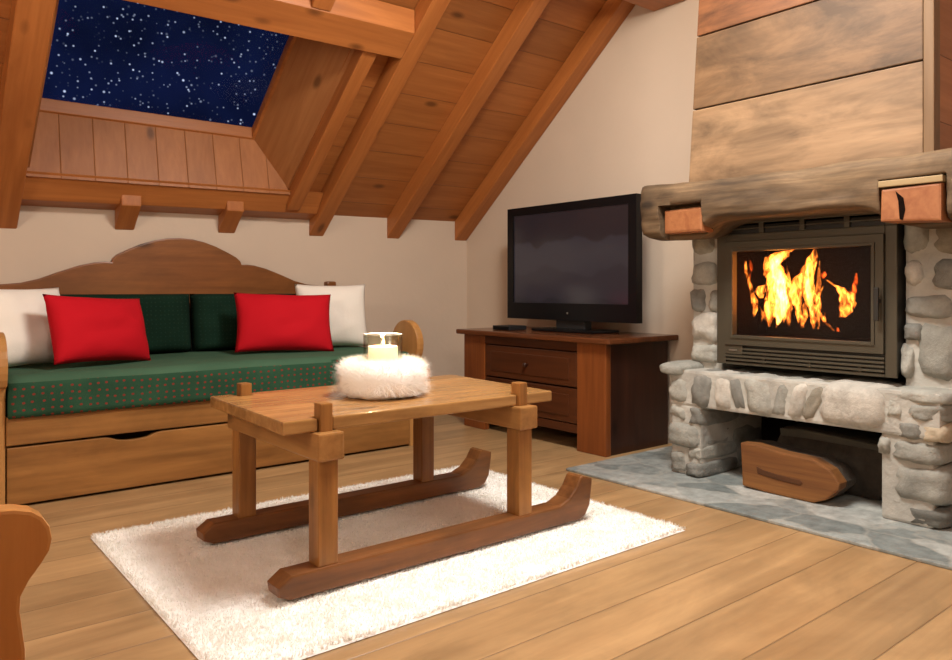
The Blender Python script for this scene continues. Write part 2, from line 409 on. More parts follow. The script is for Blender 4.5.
# lining: four boards with thickness 3 cm
def slab_from_quad(bm, q, n, th=.03):
    n = Vector(n).normalized()*th
    hexa(bm, [Vector(p) for p in q] + [Vector(p)+n for p in q])
bm = bmesh.new()   # lower reveal, nearly upright
slab_from_quad(bm, [(SX0-.02, SY1-.03, 1.40), (SX1+.02, SY1-.03, 1.42), (GX1+.03, GY1+.0, gz(GY1)), (GX0-.03, GY1+.0, gz(GY1))], (0, 1, .1))
obj('sill_lining', bm, M['lining'], win)
bm = bmesh.new()
slab_from_quad(bm, [(SX1, SY1, roof(SX1, SY1, TH-.02)), (SX1+.02, SY0, roof(SX1, SY0, TH-.02)), (GX1, GY0, gz(GY0)), (GX1, GY1, gz(GY1))], (1, 0, .3))
obj('side_lining', bm, M['lining_side'], win)
bm = bmesh.new()
slab_from_quad(bm, [(SX0, SY1, roof(SX0, SY1, TH-.02)), (SX0, SY0, roof(SX0, SY0, TH-.02)), (GX0, GY0, gz(GY0)), (GX0, GY1, gz(GY1))], (-1, 0, .1))
obj('side_lining', bm, M['lining_side'], win)
bm = bmesh.new()
slab_from_quad(bm, [(SX0-.02, SY0, roof(SX0, SY0, TH-.02)), (SX1+.02, SY0, roof(SX1, SY0, TH-.02)), (GX1+.03, GY0, gz(GY0)), (GX0-.03, GY0, gz(GY0))], (0, -1, -.1))
obj('head_lining', bm, M['lining'], win)
bm = bmesh.new()   # sash frame round the pane
fw = .04
def sash(x0, x1, y0, y1):
    hexa(bm, [(x0, y0, gz(y0, -.012)), (x1, y0, gz(y0, -.012)), (x1, y1, gz(y1, -.012)), (x0, y1, gz(y1, -.012)),
              (x0, y0, gz(y0, .05)), (x1, y0, gz(y0, .05)), (x1, y1, gz(y1, .05)), (x0, y1, gz(y1, .05))], .004)
sash(GX0-.04, GX0+.004, GY0, GY1+.02); sash(GX1-.012, GX1+.04, GY0, GY1+.02)
sash(GX0, GX1, GY1-.012, GY1+.02); sash(GX0, GX1, GY0-.02, GY0+.03)
obj('frame', bm, M['beam_x'], win)
bm = bmesh.new()
hexa(bm, [(GX0, GY0, gz(GY0, .012)), (GX1, GY0, gz(GY0, .012)), (GX1, GY1, gz(GY1, .012)), (GX0, GY1, gz(GY1, .012)),
          (GX0, GY0, gz(GY0, .02)), (GX1, GY0, gz(GY0, .02)), (GX1, GY1, gz(GY1, .02)), (GX0, GY1, gz(GY1, .02))])
obj('pane', bm, pane_mat('skylight glass', .003), win)

# rafters ----------------------------------------------------------
GR = 'sloping roof rafters'
def rafter(x0, x1, y0, y1, label, drop=0.0, tip=True):
    bm = bmesh.new()
    a, t = -drop, TH-.0005
    lo, hi = y0, y1
    hexa(bm, [(x0, lo, roof(x0, lo, a)), (x1, lo, roof(x1, lo, a)), (x1, hi, roof(x1, hi, a)), (x0, hi, roof(x0, hi, a)),
              (x0, lo, roof(x0, lo, t)), (x1, lo, roof(x1, lo, t)), (x1, hi, roof(x1, hi, t)), (x0, hi, roof(x0, hi, t))], .006)
    o = obj('rafter', bm, M['rafter'], origin=((x0+x1)/2, hi, roof(x0, hi)))
    tag(o, label, 'beam', GR); return o
RT = RIDGE+.02
rafter(3.335, 3.448, RT, YB-.0005, 'sloping pine rafter lying along the right wall above the television', .0)
rafter(2.752, 2.852, RT, YB-.0005, 'sloping pine rafter next in from the one along the right wall')
rafter(2.17, 2.27, RT, YB-.0005, 'sloping pine rafter just right of the skylight, crossing the end of the cross beam')
rafter(1.587, 1.687, 4.222, YB-.002, 'short rafter stub on the back wall below the right part of the skylight')
rafter(1.025, 1.125, 4.222, YB-.002, 'short rafter stub on the back wall below the middle of the skylight')
rafter(1.587, 1.687, RT, SY0-.11, 'upper sloping rafter rising behind the cross beam above the skylight')
rafter(1.025, 1.125, RT, SY0-.11, 'upper sloping rafter above the left half of the skylight')
rafter(.44, .573, RT, YB-.002, 'thick sloping rafter at the left side of the skylight', .012)
for k, x in enumerate((-.16, -.74, -1.32)):     # further roof rafters beyond the left edge of the photograph
    o = rafter(x, x+.1, RT, YB-.0005, '')
    o.name = 'left_rafter_%d' % (k+1); o['kind'] = 'structure'
    if 'group' in o: del o['group']
    if 'category' in o: del o['category']
# trimmer beside the opening
rafter(1.95, 2.035, SY0-.02, SY1+.02, 'slim trimmer board along the right side of the skylight opening', -.02)
# lower cross beam against the wall head, between rafters
bm = bmesh.new()
def xbeam(x0, x1, y0, y1, a, t):
    hexa(bm, [(x0, y0, roof(x0, y0, a)), (x1, y0, roof(x1, y0, a)), (x1, y1, roof(x1, y1, a)), (x0, y1, roof(x0, y1, a)),
              (x0, y0, roof(x0, y0, t)), (x1, y0, roof(x1, y0, t)), (x1, y1, roof(x1, y1, t)), (x0, y1, roof(x0, y1, t))], .004)
hexa(bm, [(.575, 4.255, 1.295), (2.168, 4.255, 1.325), (2.168, YB-.003, 1.295), (.575, YB-.003, 1.275),
          (.575, 4.165, 1.425), (2.168, 4.165, 1.45), (2.168, YB-.003, 1.45), (.575, YB-.003, 1.42)], .004)
o = obj('cross_beam', bm, M['beam_x'], origin=(1.4, 4.3, 1.35)); tag(o, 'horizontal pine beam under the skylight along the top of the back wall', 'beam')
bm = bmesh.new(); xbeam(.575, 2.168, SY0-.105, SY0+.02, .0, .12)
o = obj('cross_beam', bm, M['beam_x'], origin=(1.4, SY0, roof(1.4, SY0))); tag(o, 'horizontal pine cross beam along the upper edge of the skylight', 'beam')
# purlin meeting the right wall
bm = newbox(XL+.01, XR-.002, 2.42, 2.66, 2.425, 2.52, b=.01)
o = obj('purlin', bm, M['beam_x'], origin=(0, 2.55, 2.36)); tag(o, 'heavy roof purlin meeting the top of the right wall beside the chimney hood', 'beam')

# ------------------------------------------------------------------ fireplace
def rock(bm, c, h, col, p=6.0, amp=.09, sub=3, shear=0.0, seed=None):
    t = bmesh.new(); bmesh.ops.create_icosphere(t, subdivisions=sub, radius=1)
    s = Vector((R.random()*50, R.random()*50, R.random()*50))
    for v in t.verts:
        n = v.co.normalized()
        k = (abs(n.x)**p + abs(n.y)**p + abs(n.z)**p) ** (-1/p)
        q = n*k
        d = 1 + amp*noise.noise(n*1.6+s) + amp*.4*noise.noise(n*4.5+s)
        q = q*d
        v.co = Vector((q.x*h[0], q.y*h[1] + shear*q.z*h[2], q.z*h[2])) + Vector(c)
    cl = t.loops.layers.float_color.new('Col')
    for f in t.faces:
        f.smooth = True
        for l in f.loops: l[cl] = (*col, 1)
    me = bpy.data.meshes.new('tmp'); t.to_mesh(me); t.free(); bm.from_mesh(me); bpy.data.meshes.remove(me)

G1, G2, G3, G4, G5 = (.29, .29, .255), (.21, .21, .187), (.36, .355, .31), (.15, .15, .132), (.25, .235, .19)
GP = (.50, .475, .415)
fp = thing('fireplace', 'grey field-stone fireplace with wooden chimney hood in the right corner', 'fireplace', (3.1, 1.55, .012))
def masonry(name, core, stones, mat=M['stone']):
    bm = bmesh.new(); bm.loops.layers.float_color.new('Col')
    for s in stones: rock(bm, *s[:3], **(s[3] if len(s) > 3 else {}))
    st = obj(name, bm, mat, fp)
    cb = bmesh.new()
    for c in core: box(cb, *c, b=.012)
    obj('mortar', cb, M['mortar'], st)
    return st
# lower left pier  (y 1.95..2.12)
XF = 2.87
def S(y0, y1, z0, z1, col, x=XF, dx=.16, **k):
    # a stone filling the given face rectangle, its front at x
    return ((x+dx, (y0+y1)/2, (z0+z1)/2), (dx, (y0+y1)/2*0+(y1-y0)/2*1.04, (z1-z0)/2*1.03), col, k)
masonry('lower_pier', [(2.878, 3.44, 1.96, 2.12, .012, .33)], [
    S(2.03, 2.135, .015, .125, G1), S(1.95, 2.04, .01, .075, G2, x=2.855), S(1.955, 2.035, .085, .15, G3),
    S(1.965, 2.14, .135, .245, G1, x=2.85), S(2.035, 2.135, .25, .325, G3), S(1.95, 2.03, .24, .33, G2),
    S(2.02, 2.135, .33, .455, G3, x=2.865),
    ((3.27, 2.04, .12), (.16, .085, .1), G2), ((3.27, 2.04, .33), (.16, .085, .1), G1)])
# lower right pier (y .985..1.21)
masonry('lower_pier', [(2.888, 3.44, 1.025, 1.2, .012, .45)], [
    S(.985, 1.115, .012, .085, G4, x=2.882), S(1.115, 1.21, .012, .12, G3, x=2.89), S(1.16, 1.205, .12, .24, G2, x=2.895),
    S(.985, 1.155, .09, .225, G1), S(1.0, 1.16, .23, .31, G1), S(1.165, 1.21, .245, .32, G3), 
    S(1.05, 1.15, .315, .385, G2), S(.985, 1.06, .315, .38, (.5, .42, .3)), S(.985, 1.11, .385, .455, G1), S(1.12, 1.18, .385, .46, G3),
    ((3.25, 1.085, .1), (.15, .1, .09), G4), ((3.25, 1.085, .28), (.15, .1, .09), G4), ((3.25, 1.085, .42), (.15, .1, .05), G2)])
# lintel over the log bay, leaning slabs
masonry('stone_lintel', [(2.876, 3.44, 1.0, 2.125, .325, .488)], [
    ((2.99, 2.115, .485), (.15, .085, .032), G1, dict(p=3)),
    S(1.90, 2.02, .315, .49, G2, x=2.862, p=5, amp=.08, shear=-.15),
    S(1.80, 1.90, .318, .49, GP, x=2.866, p=5, amp=.08, shear=.12),
    S(1.745, 1.815, .32, .49, G2, x=2.866, p=5, amp=.08, shear=.25),
    S(1.615, 1.75, .322, .49, G3, x=2.860, p=5, amp=.07, shear=.15),
    S(1.545, 1.62, .325, .49, G1, x=2.866, p=5, amp=.08, shear=-.2),
    S(1.47, 1.55, .325, .49, GP, x=2.862, p=5, amp=.08, shear=-.3),
    S(1.41, 1.485, .328, .49, (.28, .255, .2), x=2.866, p=5, amp=.08, shear=-.45),
    S(1.175, 1.43, .33, .495, GP, x=2.850, p=5.5, amp=.07),
    S(.975, 1.175, .445, .495, G3, x=2.87, p=5)])
# upper piers beside the stove
XU = 2.985
masonry('upper_pier', [(XU+.024, 3.44, 1.94, 2.095, .48, 1.15)], [
    S(1.95, 2.105, .51, .60, G3, x=XU), S(1.94, 2.1, .60, .745, GP, x=XU, amp=.16), S(2.02, 2.10, .745, .86, G2, x=XU), S(1.935, 2.0, .745, .85, G1, x=XU),
    S(1.95, 2.105, .87, .985, G3, x=XU), S(1.96, 2.11, 1.0, 1.155, (.31, .285, .225), x=XU-.01, p=3)])
masonry('upper_pier', [(XU+.024, 3.44, .86, 1.165, .48, 1.2)], [
    S(1.13, 1.175, .52, .65, G3, x=XU), S(.97, 1.125, .52, .74, G1, x=XU, p=5), S(1.1, 1.17, .66, .73, G2, x=XU), S(.86, .965, .52, .70, G3, x=XU),
    S(1.0, 1.17, .745, .835, G1, x=XU), S(.86, 1.0, .75, .84, G2, x=XU), S(1.09, 1.175, .85, .975, GP, x=XU-.01, p=2.6), S(.86, 1.075, .85, .965, G2, x=XU),
    S(1.08, 1.17, .985, 1.13, G1, x=XU), S(.86, 1.07, .975, 1.10, (.27, .24, .18), x=XU)])
# back and lid of the log bay, masonry round the stove
cb = bmesh.new(); box(cb, 3.38, 3.445, 1.2, 1.96, .012, .34)
obj('bay_back', cb, M['fire_brick'], fp)
cb = bmesh.new(); box(cb, 3.06, 3.44, 1.165, 1.95, 1.155, 1.34); obj('stove_lintel', cb, M['mortar'], fp)

# chimney hood above the mantel
hood = bmesh.new(); box(hood, 2.93, 3.44, 1.06, 1.97, 1.34, 3.0); hood = obj('hood', hood, M['hood_side'], fp)
zs = [1.325, 1.664, 1.99, 2.32, 2.66, 3.0]
mats = [M['hood_lo'], M['hood_mid'], M['hood_hi'], M['hood_hi'], M['hood_mid']]
for i in range(5):
    a, b_ = zs[i]+.003, zs[i+1]-.003
    ye = lambda z: 2.035 - .066*(z-1.37)
    bm = bmesh.new()
    hexa(bm, [(2.895, 1.062, a), (2.935, 1.062, a), (2.935, ye(a), a), (2.895, ye(a), a), (2.895, 1.062, b_), (2.935, 1.062, b_), (2.935, ye(b_), b_), (2.895, ye(b_), b_)], .004)
    obj('board', bm, mats[i], hood)
bm = newbox(2.892, 2.95, 1.025, 1.06, 1.325, 3.0, b=.004); obj('corner_post', bm, M['hood_post'], hood)
bm = newbox(2.95, 3.44, 1.035, 1.06, 1.325, 3.0, b=.003); obj('side_panel', bm, M['hood_side'], hood)
bm = bmesh.new(); hexa(bm, [(2.936, 1.965, 1.34), (3.44, 1.965, 1.34), (3.44, 2.03, 1.34), (2.936, 2.03, 1.34), (2.936, 1.925, 3.0), (3.44, 1.925, 3.0), (3.44, 1.93, 3.0), (2.936, 1.93, 3.0)])
obj('side_panel', bm, M['hood_side'], hood)

# mantel beam: a rough hewn squared log with two pockets for the corbels
def mantel():
    t = bmesh.new(); ny, nr = 90, 40
    y0, y1 = .72, 2.19
    rings = []
    for i in range(ny+1):
        f = i/ny; y = y0 + (y1-y0)*f
        e = min(1, (y1-y)/.05); e = .82 + .18*math.sqrt(max(0, 1-(1-e)**2))
        ring = []
        for k in range(nr):
            a = 2*PI*k/nr; c, s = math.cos(a), math.sin(a); p = 9
            q = (abs(c)**p+abs(s)**p)**(-1/p)
            hx, hz = .165*e, .122*e
            n1 = noise.noise(Vector((c*1.5, y*3.0, s*1.5)))*.014 + noise.noise(Vector((c*5, y*9, s*6+3)))*.007
            zc = 1.205 - .012*math.sin((y-.7)*2.2)
            x = 2.885 + q*c*(hx+n1); z = zc + q*s*(hz+n1*.9)
            if s < 0:     # hollowed, charred underside in the middle span
                z = zc + (z-zc)*(1-.60*math.exp(-((y-1.5)/.37)**10))
            ring.append(t.verts.new((x, y, z)))
        rings.append(ring)
    for a, b in zip(rings, rings[1:]):
        for k in range(nr): t.faces.new([a[k], a[(k+1) % nr], b[(k+1) % nr], b[k]])
    t.faces.new(rings[0][::-1]); t.faces.new(rings[-1])
    bmesh.ops.recalc_face_normals(t, faces=t.faces)
    o = obj('mantel_beam', t, M['mantel'], fp, smooth=True)
    cut = bmesh.new()
    box(cut, 2.6, 2.80, 1.85, 2.068, 1.0, 1.222); box(cut, 2.6, 2.80, .925, 1.135, 1.0, 1.23)
    c = obj('cutter', cut, M['mantel'])
    md = o.modifiers.new('b', 'BOOLEAN'); md.object = c; md.operation = 'DIFFERENCE'; md.solver = 'EXACT'
    dg = bpy.context.evaluated_depsgraph_get(); dg.update()
    me = bpy.data.meshes.new_from_object(o.evaluated_get(dg)); o.modifiers.clear(); o.data = me
    bpy.data.objects.remove(c)
    for p in me.polygons: p.use_smooth = p.area < .003
    return o
mb = mantel()
mb.data.materials.clear(); mb.data.materials.append(M['mantel'])
bm = bmesh.new(); prism(bm, [(1.855, 1.098), (2.05, 1.098), (2.05, 1.202), (1.855, 1.205)], 'x', 2.732, 2.82, b=.012)
obj('corbel_end', bm, M['corbel'], mb)
bm = bmesh.new(); prism(bm, [(.935, 1.075), (1.125, 1.085), (1.122, 1.195), (.935, 1.2)], 'x', 2.70, 2.82, b=.008)
ce = obj('corbel_end', bm, M['corbel'], mb)
bm = newbox(2.695, 2.82, .93, 1.13, 1.202, 1.224, b=.003); obj('cap_strip', bm, M['cap'], ce)
bm = bmesh.new(); prism(bm, [(1.052, 1.085), (1.062, 1.09), (1.066, 1.15), (1.075, 1.185), (1.05, 1.16), (1.044, 1.12)], 'x', 2.6985, 2.715)
obj('split', bm, M['fire_brick'], ce)

# stove insert -----------------------------------------------------
XI = 2.955
st = thing('stove_insert', 'olive grey metal stove insert with a glass door, built into the stone fireplace', 'stove', (3.1, 1.55, .52))
Y0, Y1, Z0, Z1 = 1.172, 1.93, .522, 1.15
GY_0, GY_1, GZ_0, GZ_1 = 1.258, 1.842, .652, 1.018
bm = bmesh.new()
dp = 3.30
box(bm, XI+.012, dp, Y0, Y0+.02, Z0, Z1); box(bm, XI+.012, dp, Y1-.02, Y1, Z0, Z1)
box(bm, XI+.012, dp, Y0, Y1, Z0, Z0+.02); box(bm, XI+.012, dp, Y0, Y1, Z1-.02, Z1); box(bm, dp, dp+.02, Y0, Y1, Z0, Z1)
obj('casing', bm, M['metal_dk'], st)
bm = bmesh.new()    # fire chamber lining
box(bm, 3.0, 3.28, 1.215, 1.235, .60, 1.06); box(bm, 3.0, 3.28, 1.865, 1.885, .60, 1.06); box(bm, 3.26, 3.28, 1.215, 1.885, .60, 1.06)
box(bm, 3.0, 3.28, 1.215, 1.885, .60, .645); box(bm, 3.0, 3.28, 1.215, 1.885, 1.04, 1.06)
obj('fire_chamber', bm, M['fire_brick'], st)
bm = bmesh.new()    # outer front frame
box(bm, XI, XI+.02, Y0, 1.215, Z0, 1.095, b=.004); box(bm, XI, XI+.02, 1.885, Y1, Z0, 1.095, b=.004)
box(bm, XI, XI+.02, 1.215, 1.885, 1.06, 1.095, b=.004); box(bm, XI, XI+.02, 1.215, 1.885, Z0, .535, b=.004)
obj('front_frame', bm, M['metal'], st)
bm = bmesh.new()    # top vent: slots between small bars
box(bm, XI+.012, XI+.02, Y0, Y1, 1.095, 1.15)
obj('vent_back', bm, M['metal_dk'], st)
bm = bmesh.new()
for y in (Y0, 1.345, 1.525, 1.705, 1.895): box(bm, XI, XI+.014, y, y+.022+(.02 if y == Y0 else 0), 1.095, 1.14, b=.002)
box(bm, XI-.004, XI+.014, Y0, Y1, 1.114, 1.119, b=.001); box(bm, XI, XI+.014, Y0, Y1, 1.138, 1.15, b=.003)
obj('vent_grille', bm, M['metal'], st)
# door
d = bmesh.new()
dy0, dy1, dz0, dz1 = 1.215, 1.885, .61, 1.06
for a in ((dy0, GY_0, dz0, dz1), (GY_1, dy1, dz0, dz1), (GY_0, GY_1, dz0, GZ_0), (GY_0, GY_1, GZ_1, dz1)):
    box(d, XI-.012, XI+.018, *a)
bmesh.ops.remove_doubles(d, verts=d.verts, dist=.0001)
door = obj('door', d, M['metal'], st)
bm = bmesh.new()
for a in ((GY_0-.012, GY_0, GZ_0-.012, GZ_1+.012), (GY_1, GY_1+.012, GZ_0-.012, GZ_1+.012), (GY_0, GY_1, GZ_0-.012, GZ_0), (GY_0, GY_1, GZ_1, GZ_1+.012)):
    box(bm, XI-.018, XI-.010, *a, b=.002)
obj('glass_bead', bm, M['metal'], door)
bm = newbox(XI+.002, XI+.006, GY_0, GY_1, GZ_0, GZ_1); obj('door_glass', bm, pane_mat('stove glass', .008, .4), door)
bm = bmesh.new(); box(bm, XI-.035, XI-.012, 1.222, 1.236, .80, .815, b=.003); box(bm, XI-.045, XI-.033, 1.22, 1.238, .735, .86, b=.004)
obj('door_handle', bm, M['metal_dk'], door)
# lower louvres
bm = newbox(XI+.012, XI+.02, 1.2, 1.9, .535, .61); obj('louvre_back', bm, M['metal_dk'], st)
bm = bmesh.new()
for z in (.540, .556, .572, .588): box(bm, XI-.006, XI+.014, 1.215, 1.885 if z < .57 else 1.80, z, z+.009, b=.002)
for y in (1.3, 1.5, 1.7): box(bm, XI, XI+.012, y, y+.012, .535, .56)
box(bm, XI-.006, XI+.014, 1.80, 1.885, .568, .608, b=.003)
obj('louvres', bm, M['metal'], st)
bm = newbox(XI-.009, XI-.005, 1.825, 1.865, .583, .590, b=.001); obj('badge', bm, M['badge'], st)

# fire: closed flame bodies that glow inside ------------------------
def flame_mat(name, col_lo, col_hi, gain, lo, hi):
    m = bpy.data.materials.new(name); m.use_nodes = True; nt = m.node_tree; nt.nodes.clear()
    o = N(nt, 'ShaderNodeOutputMaterial'); e = N(nt, 'ShaderNodeEmission')
    tc = N(nt, 'ShaderNodeTexCoord'); mp = N(nt, 'ShaderNodeMapping'); mp.inputs['Scale'].default_value = (42, 42, 17)
    L(nt, tc, 'Object', mp, 'Vector')
    nz = N(nt, 'ShaderNodeTexNoise', ins={'Scale': 1, 'Detail': 4, 'Roughness': .6, 'Distortion': 1.3}); L(nt, mp, 'Vector', nz, 'Vector')
    mr = N(nt, 'ShaderNodeMapRange', ins={1: lo, 2: hi, 3: 0, 4: 1}); L(nt, nz, 'Fac', mr, 0)
    pw = N(nt, 'ShaderNodeMath', operation='POWER', ins={1: 2.0}); L(nt, mr, 0, pw, 0)
    st_ = N(nt, 'ShaderNodeMath', operation='MULTIPLY', ins={1: gain}); L(nt, pw, 0, st_, 0)
    r = ramp(nt, [(0, col_lo), (1, col_hi)]); L(nt, mr, 0, r, 'Fac')
    L(nt, r, 'Color', e, 'Color'); L(nt, st_, 0, e, 'Strength'); L(nt, e, 0, o, 'Volume')
    return m
FM = flame_mat('hot flame', (1, .12, .008), (1, .30, .035), 330, .40, .66)
FM2 = flame_mat('thin red flame', (1, .05, .004), (1, .13, .012), 190, .36, .62)
FM3 = flame_mat('fire core', (1, .34, .05), (1, .45, .09), 330, .32, .62)
fire = thing('fire', 'orange and yellow flames burning behind the stove door glass', 'fire', (3.1, 1.55, .648))
XFIRE = 3.09
kx = XFIRE/2.98
def fl(u, v):   # coordinates measured over the glass
    y = (1.855-(u-92)*.00116)*kx; z = .85 + (1.02-(v-147)*.00112-.85)*kx
    return y, z
def flame(pts, mat, dx=0.0, flat=.8):
    t = bmesh.new(); rings = []; n = 14
    # densify
    P = []
    for (a, b) in zip(pts, pts[1:]):
        for i in range(5): f = i/5; P.append([a[j]+(b[j]-a[j])*f for j in range(3)])
    P.append(list(pts[-1])); sd = R.random()*40
    for u, v, r in P:
        y, z = fl(u, v); r = r*.00116*kx
        z = max(z, .655)
        ring = []
        for k in range(n):
            a = 2*PI*k/n
            w = 1 + .45*noise.noise(Vector((math.cos(a)*1.3, math.sin(a)*1.3, z*38+sd)))
            ring.append(t.verts.new((XFIRE+dx+math.cos(a)*r*w*flat, y+math.sin(a)*r*w, z)))
        rings.append(ring)
    for a, b in zip(rings, rings[1:]):
        for k in range(n): t.faces.new([a[k], a[(k+1) % n], b[(k+1) % n], b[k]])
    t.faces.new(rings[0][::-1]); t.faces.new(rings[-1])
    obj('flame', t, mat, fire, smooth=True)
flame([(232, 440, 3), (238, 405, 14), (246, 360, 26), (262, 320, 36), (268, 280, 40), (255, 240, 38), (245, 205, 34), (262, 175, 40), (285, 158, 28), (330, 148, 4)], FM)
flame([(275, 430, 4), (285, 390, 20), (290, 350, 24), (285, 310, 22), (280, 260, 22), (262, 215, 20), (270, 180, 16), (280, 165, 6)], FM3, -.02)
flame([(390, 442, 3), (392, 410, 13), (388, 360, 20), (372, 310, 26), (362, 260, 28), (375, 215, 24), (388, 180, 18), (396, 150, 5)], FM, .02)
flame([(395, 400, 4), (388, 350, 9), (380, 300, 11), (372, 250, 9), (385, 200, 4)], FM3)
flame([(332, 425, 3), (330, 380, 8), (322, 330, 20), (318, 285, 24), (328, 255, 18), (345, 235, 5)], FM, .03)
flame([(310, 410, 2), (308, 370, 8), (300, 335, 12), (305, 300, 5)], FM3, -.03)
flame([(180, 403, 3), (186, 375, 11), (184, 345, 13), (176, 315, 10), (163, 270, 7), (148, 225, 7), (146, 185, 3)], FM, -.02)
flame([(200, 330, 8), (196, 305, 20), (205, 285, 16), (235, 275, 8)], FM)
flame([(492, 395, 12), (503, 375, 24), (508, 345, 28), (500, 310, 26), (485, 290, 14), (460, 280, 6), (436, 262, 4)], FM, .02)
flame([(533, 335, 5), (537, 300, 9), (543, 270, 8), (545, 240, 3)], FM2)
flame([(432, 258, 6), (434, 246, 14), (436, 232, 5)], FM2)
flame([(135, 280, 4), (140, 240, 9), (150, 210, 8), (145, 182, 3)], FM2, .02)
flame([(470, 444, 4), (455, 428, 6), (432, 405, 7), (424, 380, 3)], FM)
flame([(484, 446, 6), (482, 432, 4)], FM2)
flame([(415, 440, 3), (412, 405, 8), (418, 375, 3)], FM)
for _u, _h, _r in ((205, 60, 7), (240, 90, 9), (275, 70, 8), (312, 90, 9), (345, 110, 9), (372, 80, 8), (400, 90, 8), (430, 50, 6), (222, 120, 9), (300, 150, 10), (336, 150, 10), (412, 150, 9), (235, 200, 12), (310, 230, 14), (400, 230, 11)):
    _v = 445-R.uniform(0, 25)
    flame([(_u, _v, 2), (_u+R.uniform(-6, 6), _v-_h*.3, _r), (_u+R.uniform(-10, 10), _v-_h*.65, _r*.8), (_u+R.uniform(-16, 16), _v-_h, 1.5)], FM, R.uniform(-.04, .05))
flame([(260, 442, 3), (266, 415, 8), (258, 385, 4)], FM)
flame([(355, 440, 3), (360, 410, 9), (350, 375, 4)], FM)
li = bpy.data.lights.new('fire_glow', 'POINT'); li.energy = .08; li.color = (1, .25, .05); li.shadow_soft_size = .08
lo = bpy.data.objects.new('fire_glow', li); COL.objects.link(lo); lo.location = (3.08, 1.55, .82)

# hearth floor and logs
bm = newbox(2.545, XR-.003, -.2, 2.47, .0005, .012, b=.003)
o = obj('hearth_slab', bm, M['hearth']); tag(o, 'grey slate stone hearth slab set on the wooden floor before the fireplace', 'hearth')

lg = thing('split_log', 'orange-brown split log with a dark crack, lying in front in the bay under the stove', 'log', (2.95, 1.53, .012))
face = [(1.755, .02), (1.765, .20), (1.70, .205), (1.58, .19), (1.45, .185), (1.38, .155), (1.345, .11), (1.35, .085), (1.40, .035), (1.45, .014), (1.55, .013), (1.66, .014)]
bm = bmesh.new(); prism(bm, face, 'x', 2.875, 2.94, b=.008)
obj('cut_face', bm, M['log'], lg)
bm = bmesh.new(); prism(bm, [(1.53+(y-1.53)*.985, max(.0125, z*.985)) for y, z in face], 'x', 2.938, 3.03, b=.01)
obj('bark', bm, M['bark'], lg)
bm = bmesh.new(); prism(bm, [(1.69, .115), (1.685, .085), (1.60, .075), (1.50, .072), (1.49, .086), (1.50, .095), (1.60, .098), (1.66, .105)], 'x', 2.872, 2.89, b=.004)
obj('crack', bm, wood('log crack', (.15, .055, .015), (.07, .026, .008), 'Y', rough=.9), lg)
lg = thing('split_log', 'dark grey split log lying at the back of the bay under the stove', 'log', (3.18, 1.52, .012))
bm = bmesh.new(); prism(bm, [(1.74, .0125), (1.76, .12), (1.70, .25), (1.6, .26), (1.25, .24), (1.22, .2), (1.24, .08), (1.3, .0125)], 'x', 3.10, 3.30, b=.02)
obj('bark', bm, M['bark'], lg)
bm = bmesh.new(); prism(bm, [(1.705, .245), (1.6, .255), (1.255, .235), (1.24, .215), (1.6, .22), (1.7, .215)], 'x', 3.088, 3.12, b=.004)
obj('cut_face', bm, plain('grey weathered log', (.075, .068, .05), .8, bump=.5, var=.3), lg)

# ------------------------------------------------------------------ television on its cabinet
cab = thing('tv_cabinet', 'dark red-brown wooden cabinet under the television, in the corner', 'cabinet', (3.18, 3.08, 0))
X0, X1, CY0, CY1, CT = 2.9, 3.42, 2.535, 3.70, .575
bm = newbox(X0-.035, X1+.022, CY0-.05, CY1+.04, CT, CT+.03, b=.008); obj('top', bm, M['cab_top'], cab)
bm = newbox(X0, X0+.04, CY0, CY0+.2, 0, CT, b=.004); obj('front_stile', bm, M['cab_z'], cab)
bm = newbox(X0, X0+.04, CY1-.2, CY1, 0, CT, b=.004); obj('front_stile', bm, M['cab_z'], cab)
bm = newbox(X0+.04, X1, CY0+.006, CY0+.028, .0, CT, b=.003); obj('side_panel', bm, M['cab_dk'], cab)
bm = newbox(X0+.04, X1, CY1-.028, CY1-.006, .0, CT, b=.003); obj('side_panel', bm, M['cab_dk'], cab)
bm = newbox(X1-.02, X1, CY0+.028, CY1-.028, .09, CT); obj('back_panel', bm, M['cab_dk'], cab)
bm = newbox(X0+.03, X1-.02, CY0+.028, CY1-.028, .09, .11); obj('bottom_panel', bm, M['cab_dk'], cab)
bm = newbox(X0+.004, X0+.03, CY0+.2, CY1-.2, .09, .135, b=.003); obj('rail', bm, M['cab_y'], cab)
bm = newbox(X0+.004, X0+.03, CY0+.2, CY1-.2, .525, CT, b=.003); obj('rail', bm, M['cab_y'], cab)
for z0, z1 in ((.140, .325), (.333, .520)):
    bm = newbox(X0+.003, X0+.028, CY0+.205, CY1-.205, z0, z1, b=.006)
    dr = obj('drawer', bm, M['cab_y'], cab)
    zc = (z0+z1)/2
    bm = newbox(X0-.002, X0+.005, CY0+.26, CY1-.26, z0+.035, z1-.035, b=.003); obj('raised_panel', bm, M['cab_y'], dr)
    bm = bmesh.new(); lathe(bm, 0, 0, [(.006, 0), (.007, .012), (.013, .018), (.012, .026), (.003, .03)], 16)
    bmesh.ops.transform(bm, matrix=Matrix.Translation((X0-.001, (CY0+CY1)/2, zc)) @ Matrix.Rotation(-PI/2, 4, 'Y'), verts=bm.verts)
    obj('knob', bm, M['cab_dk'], dr, smooth=True)

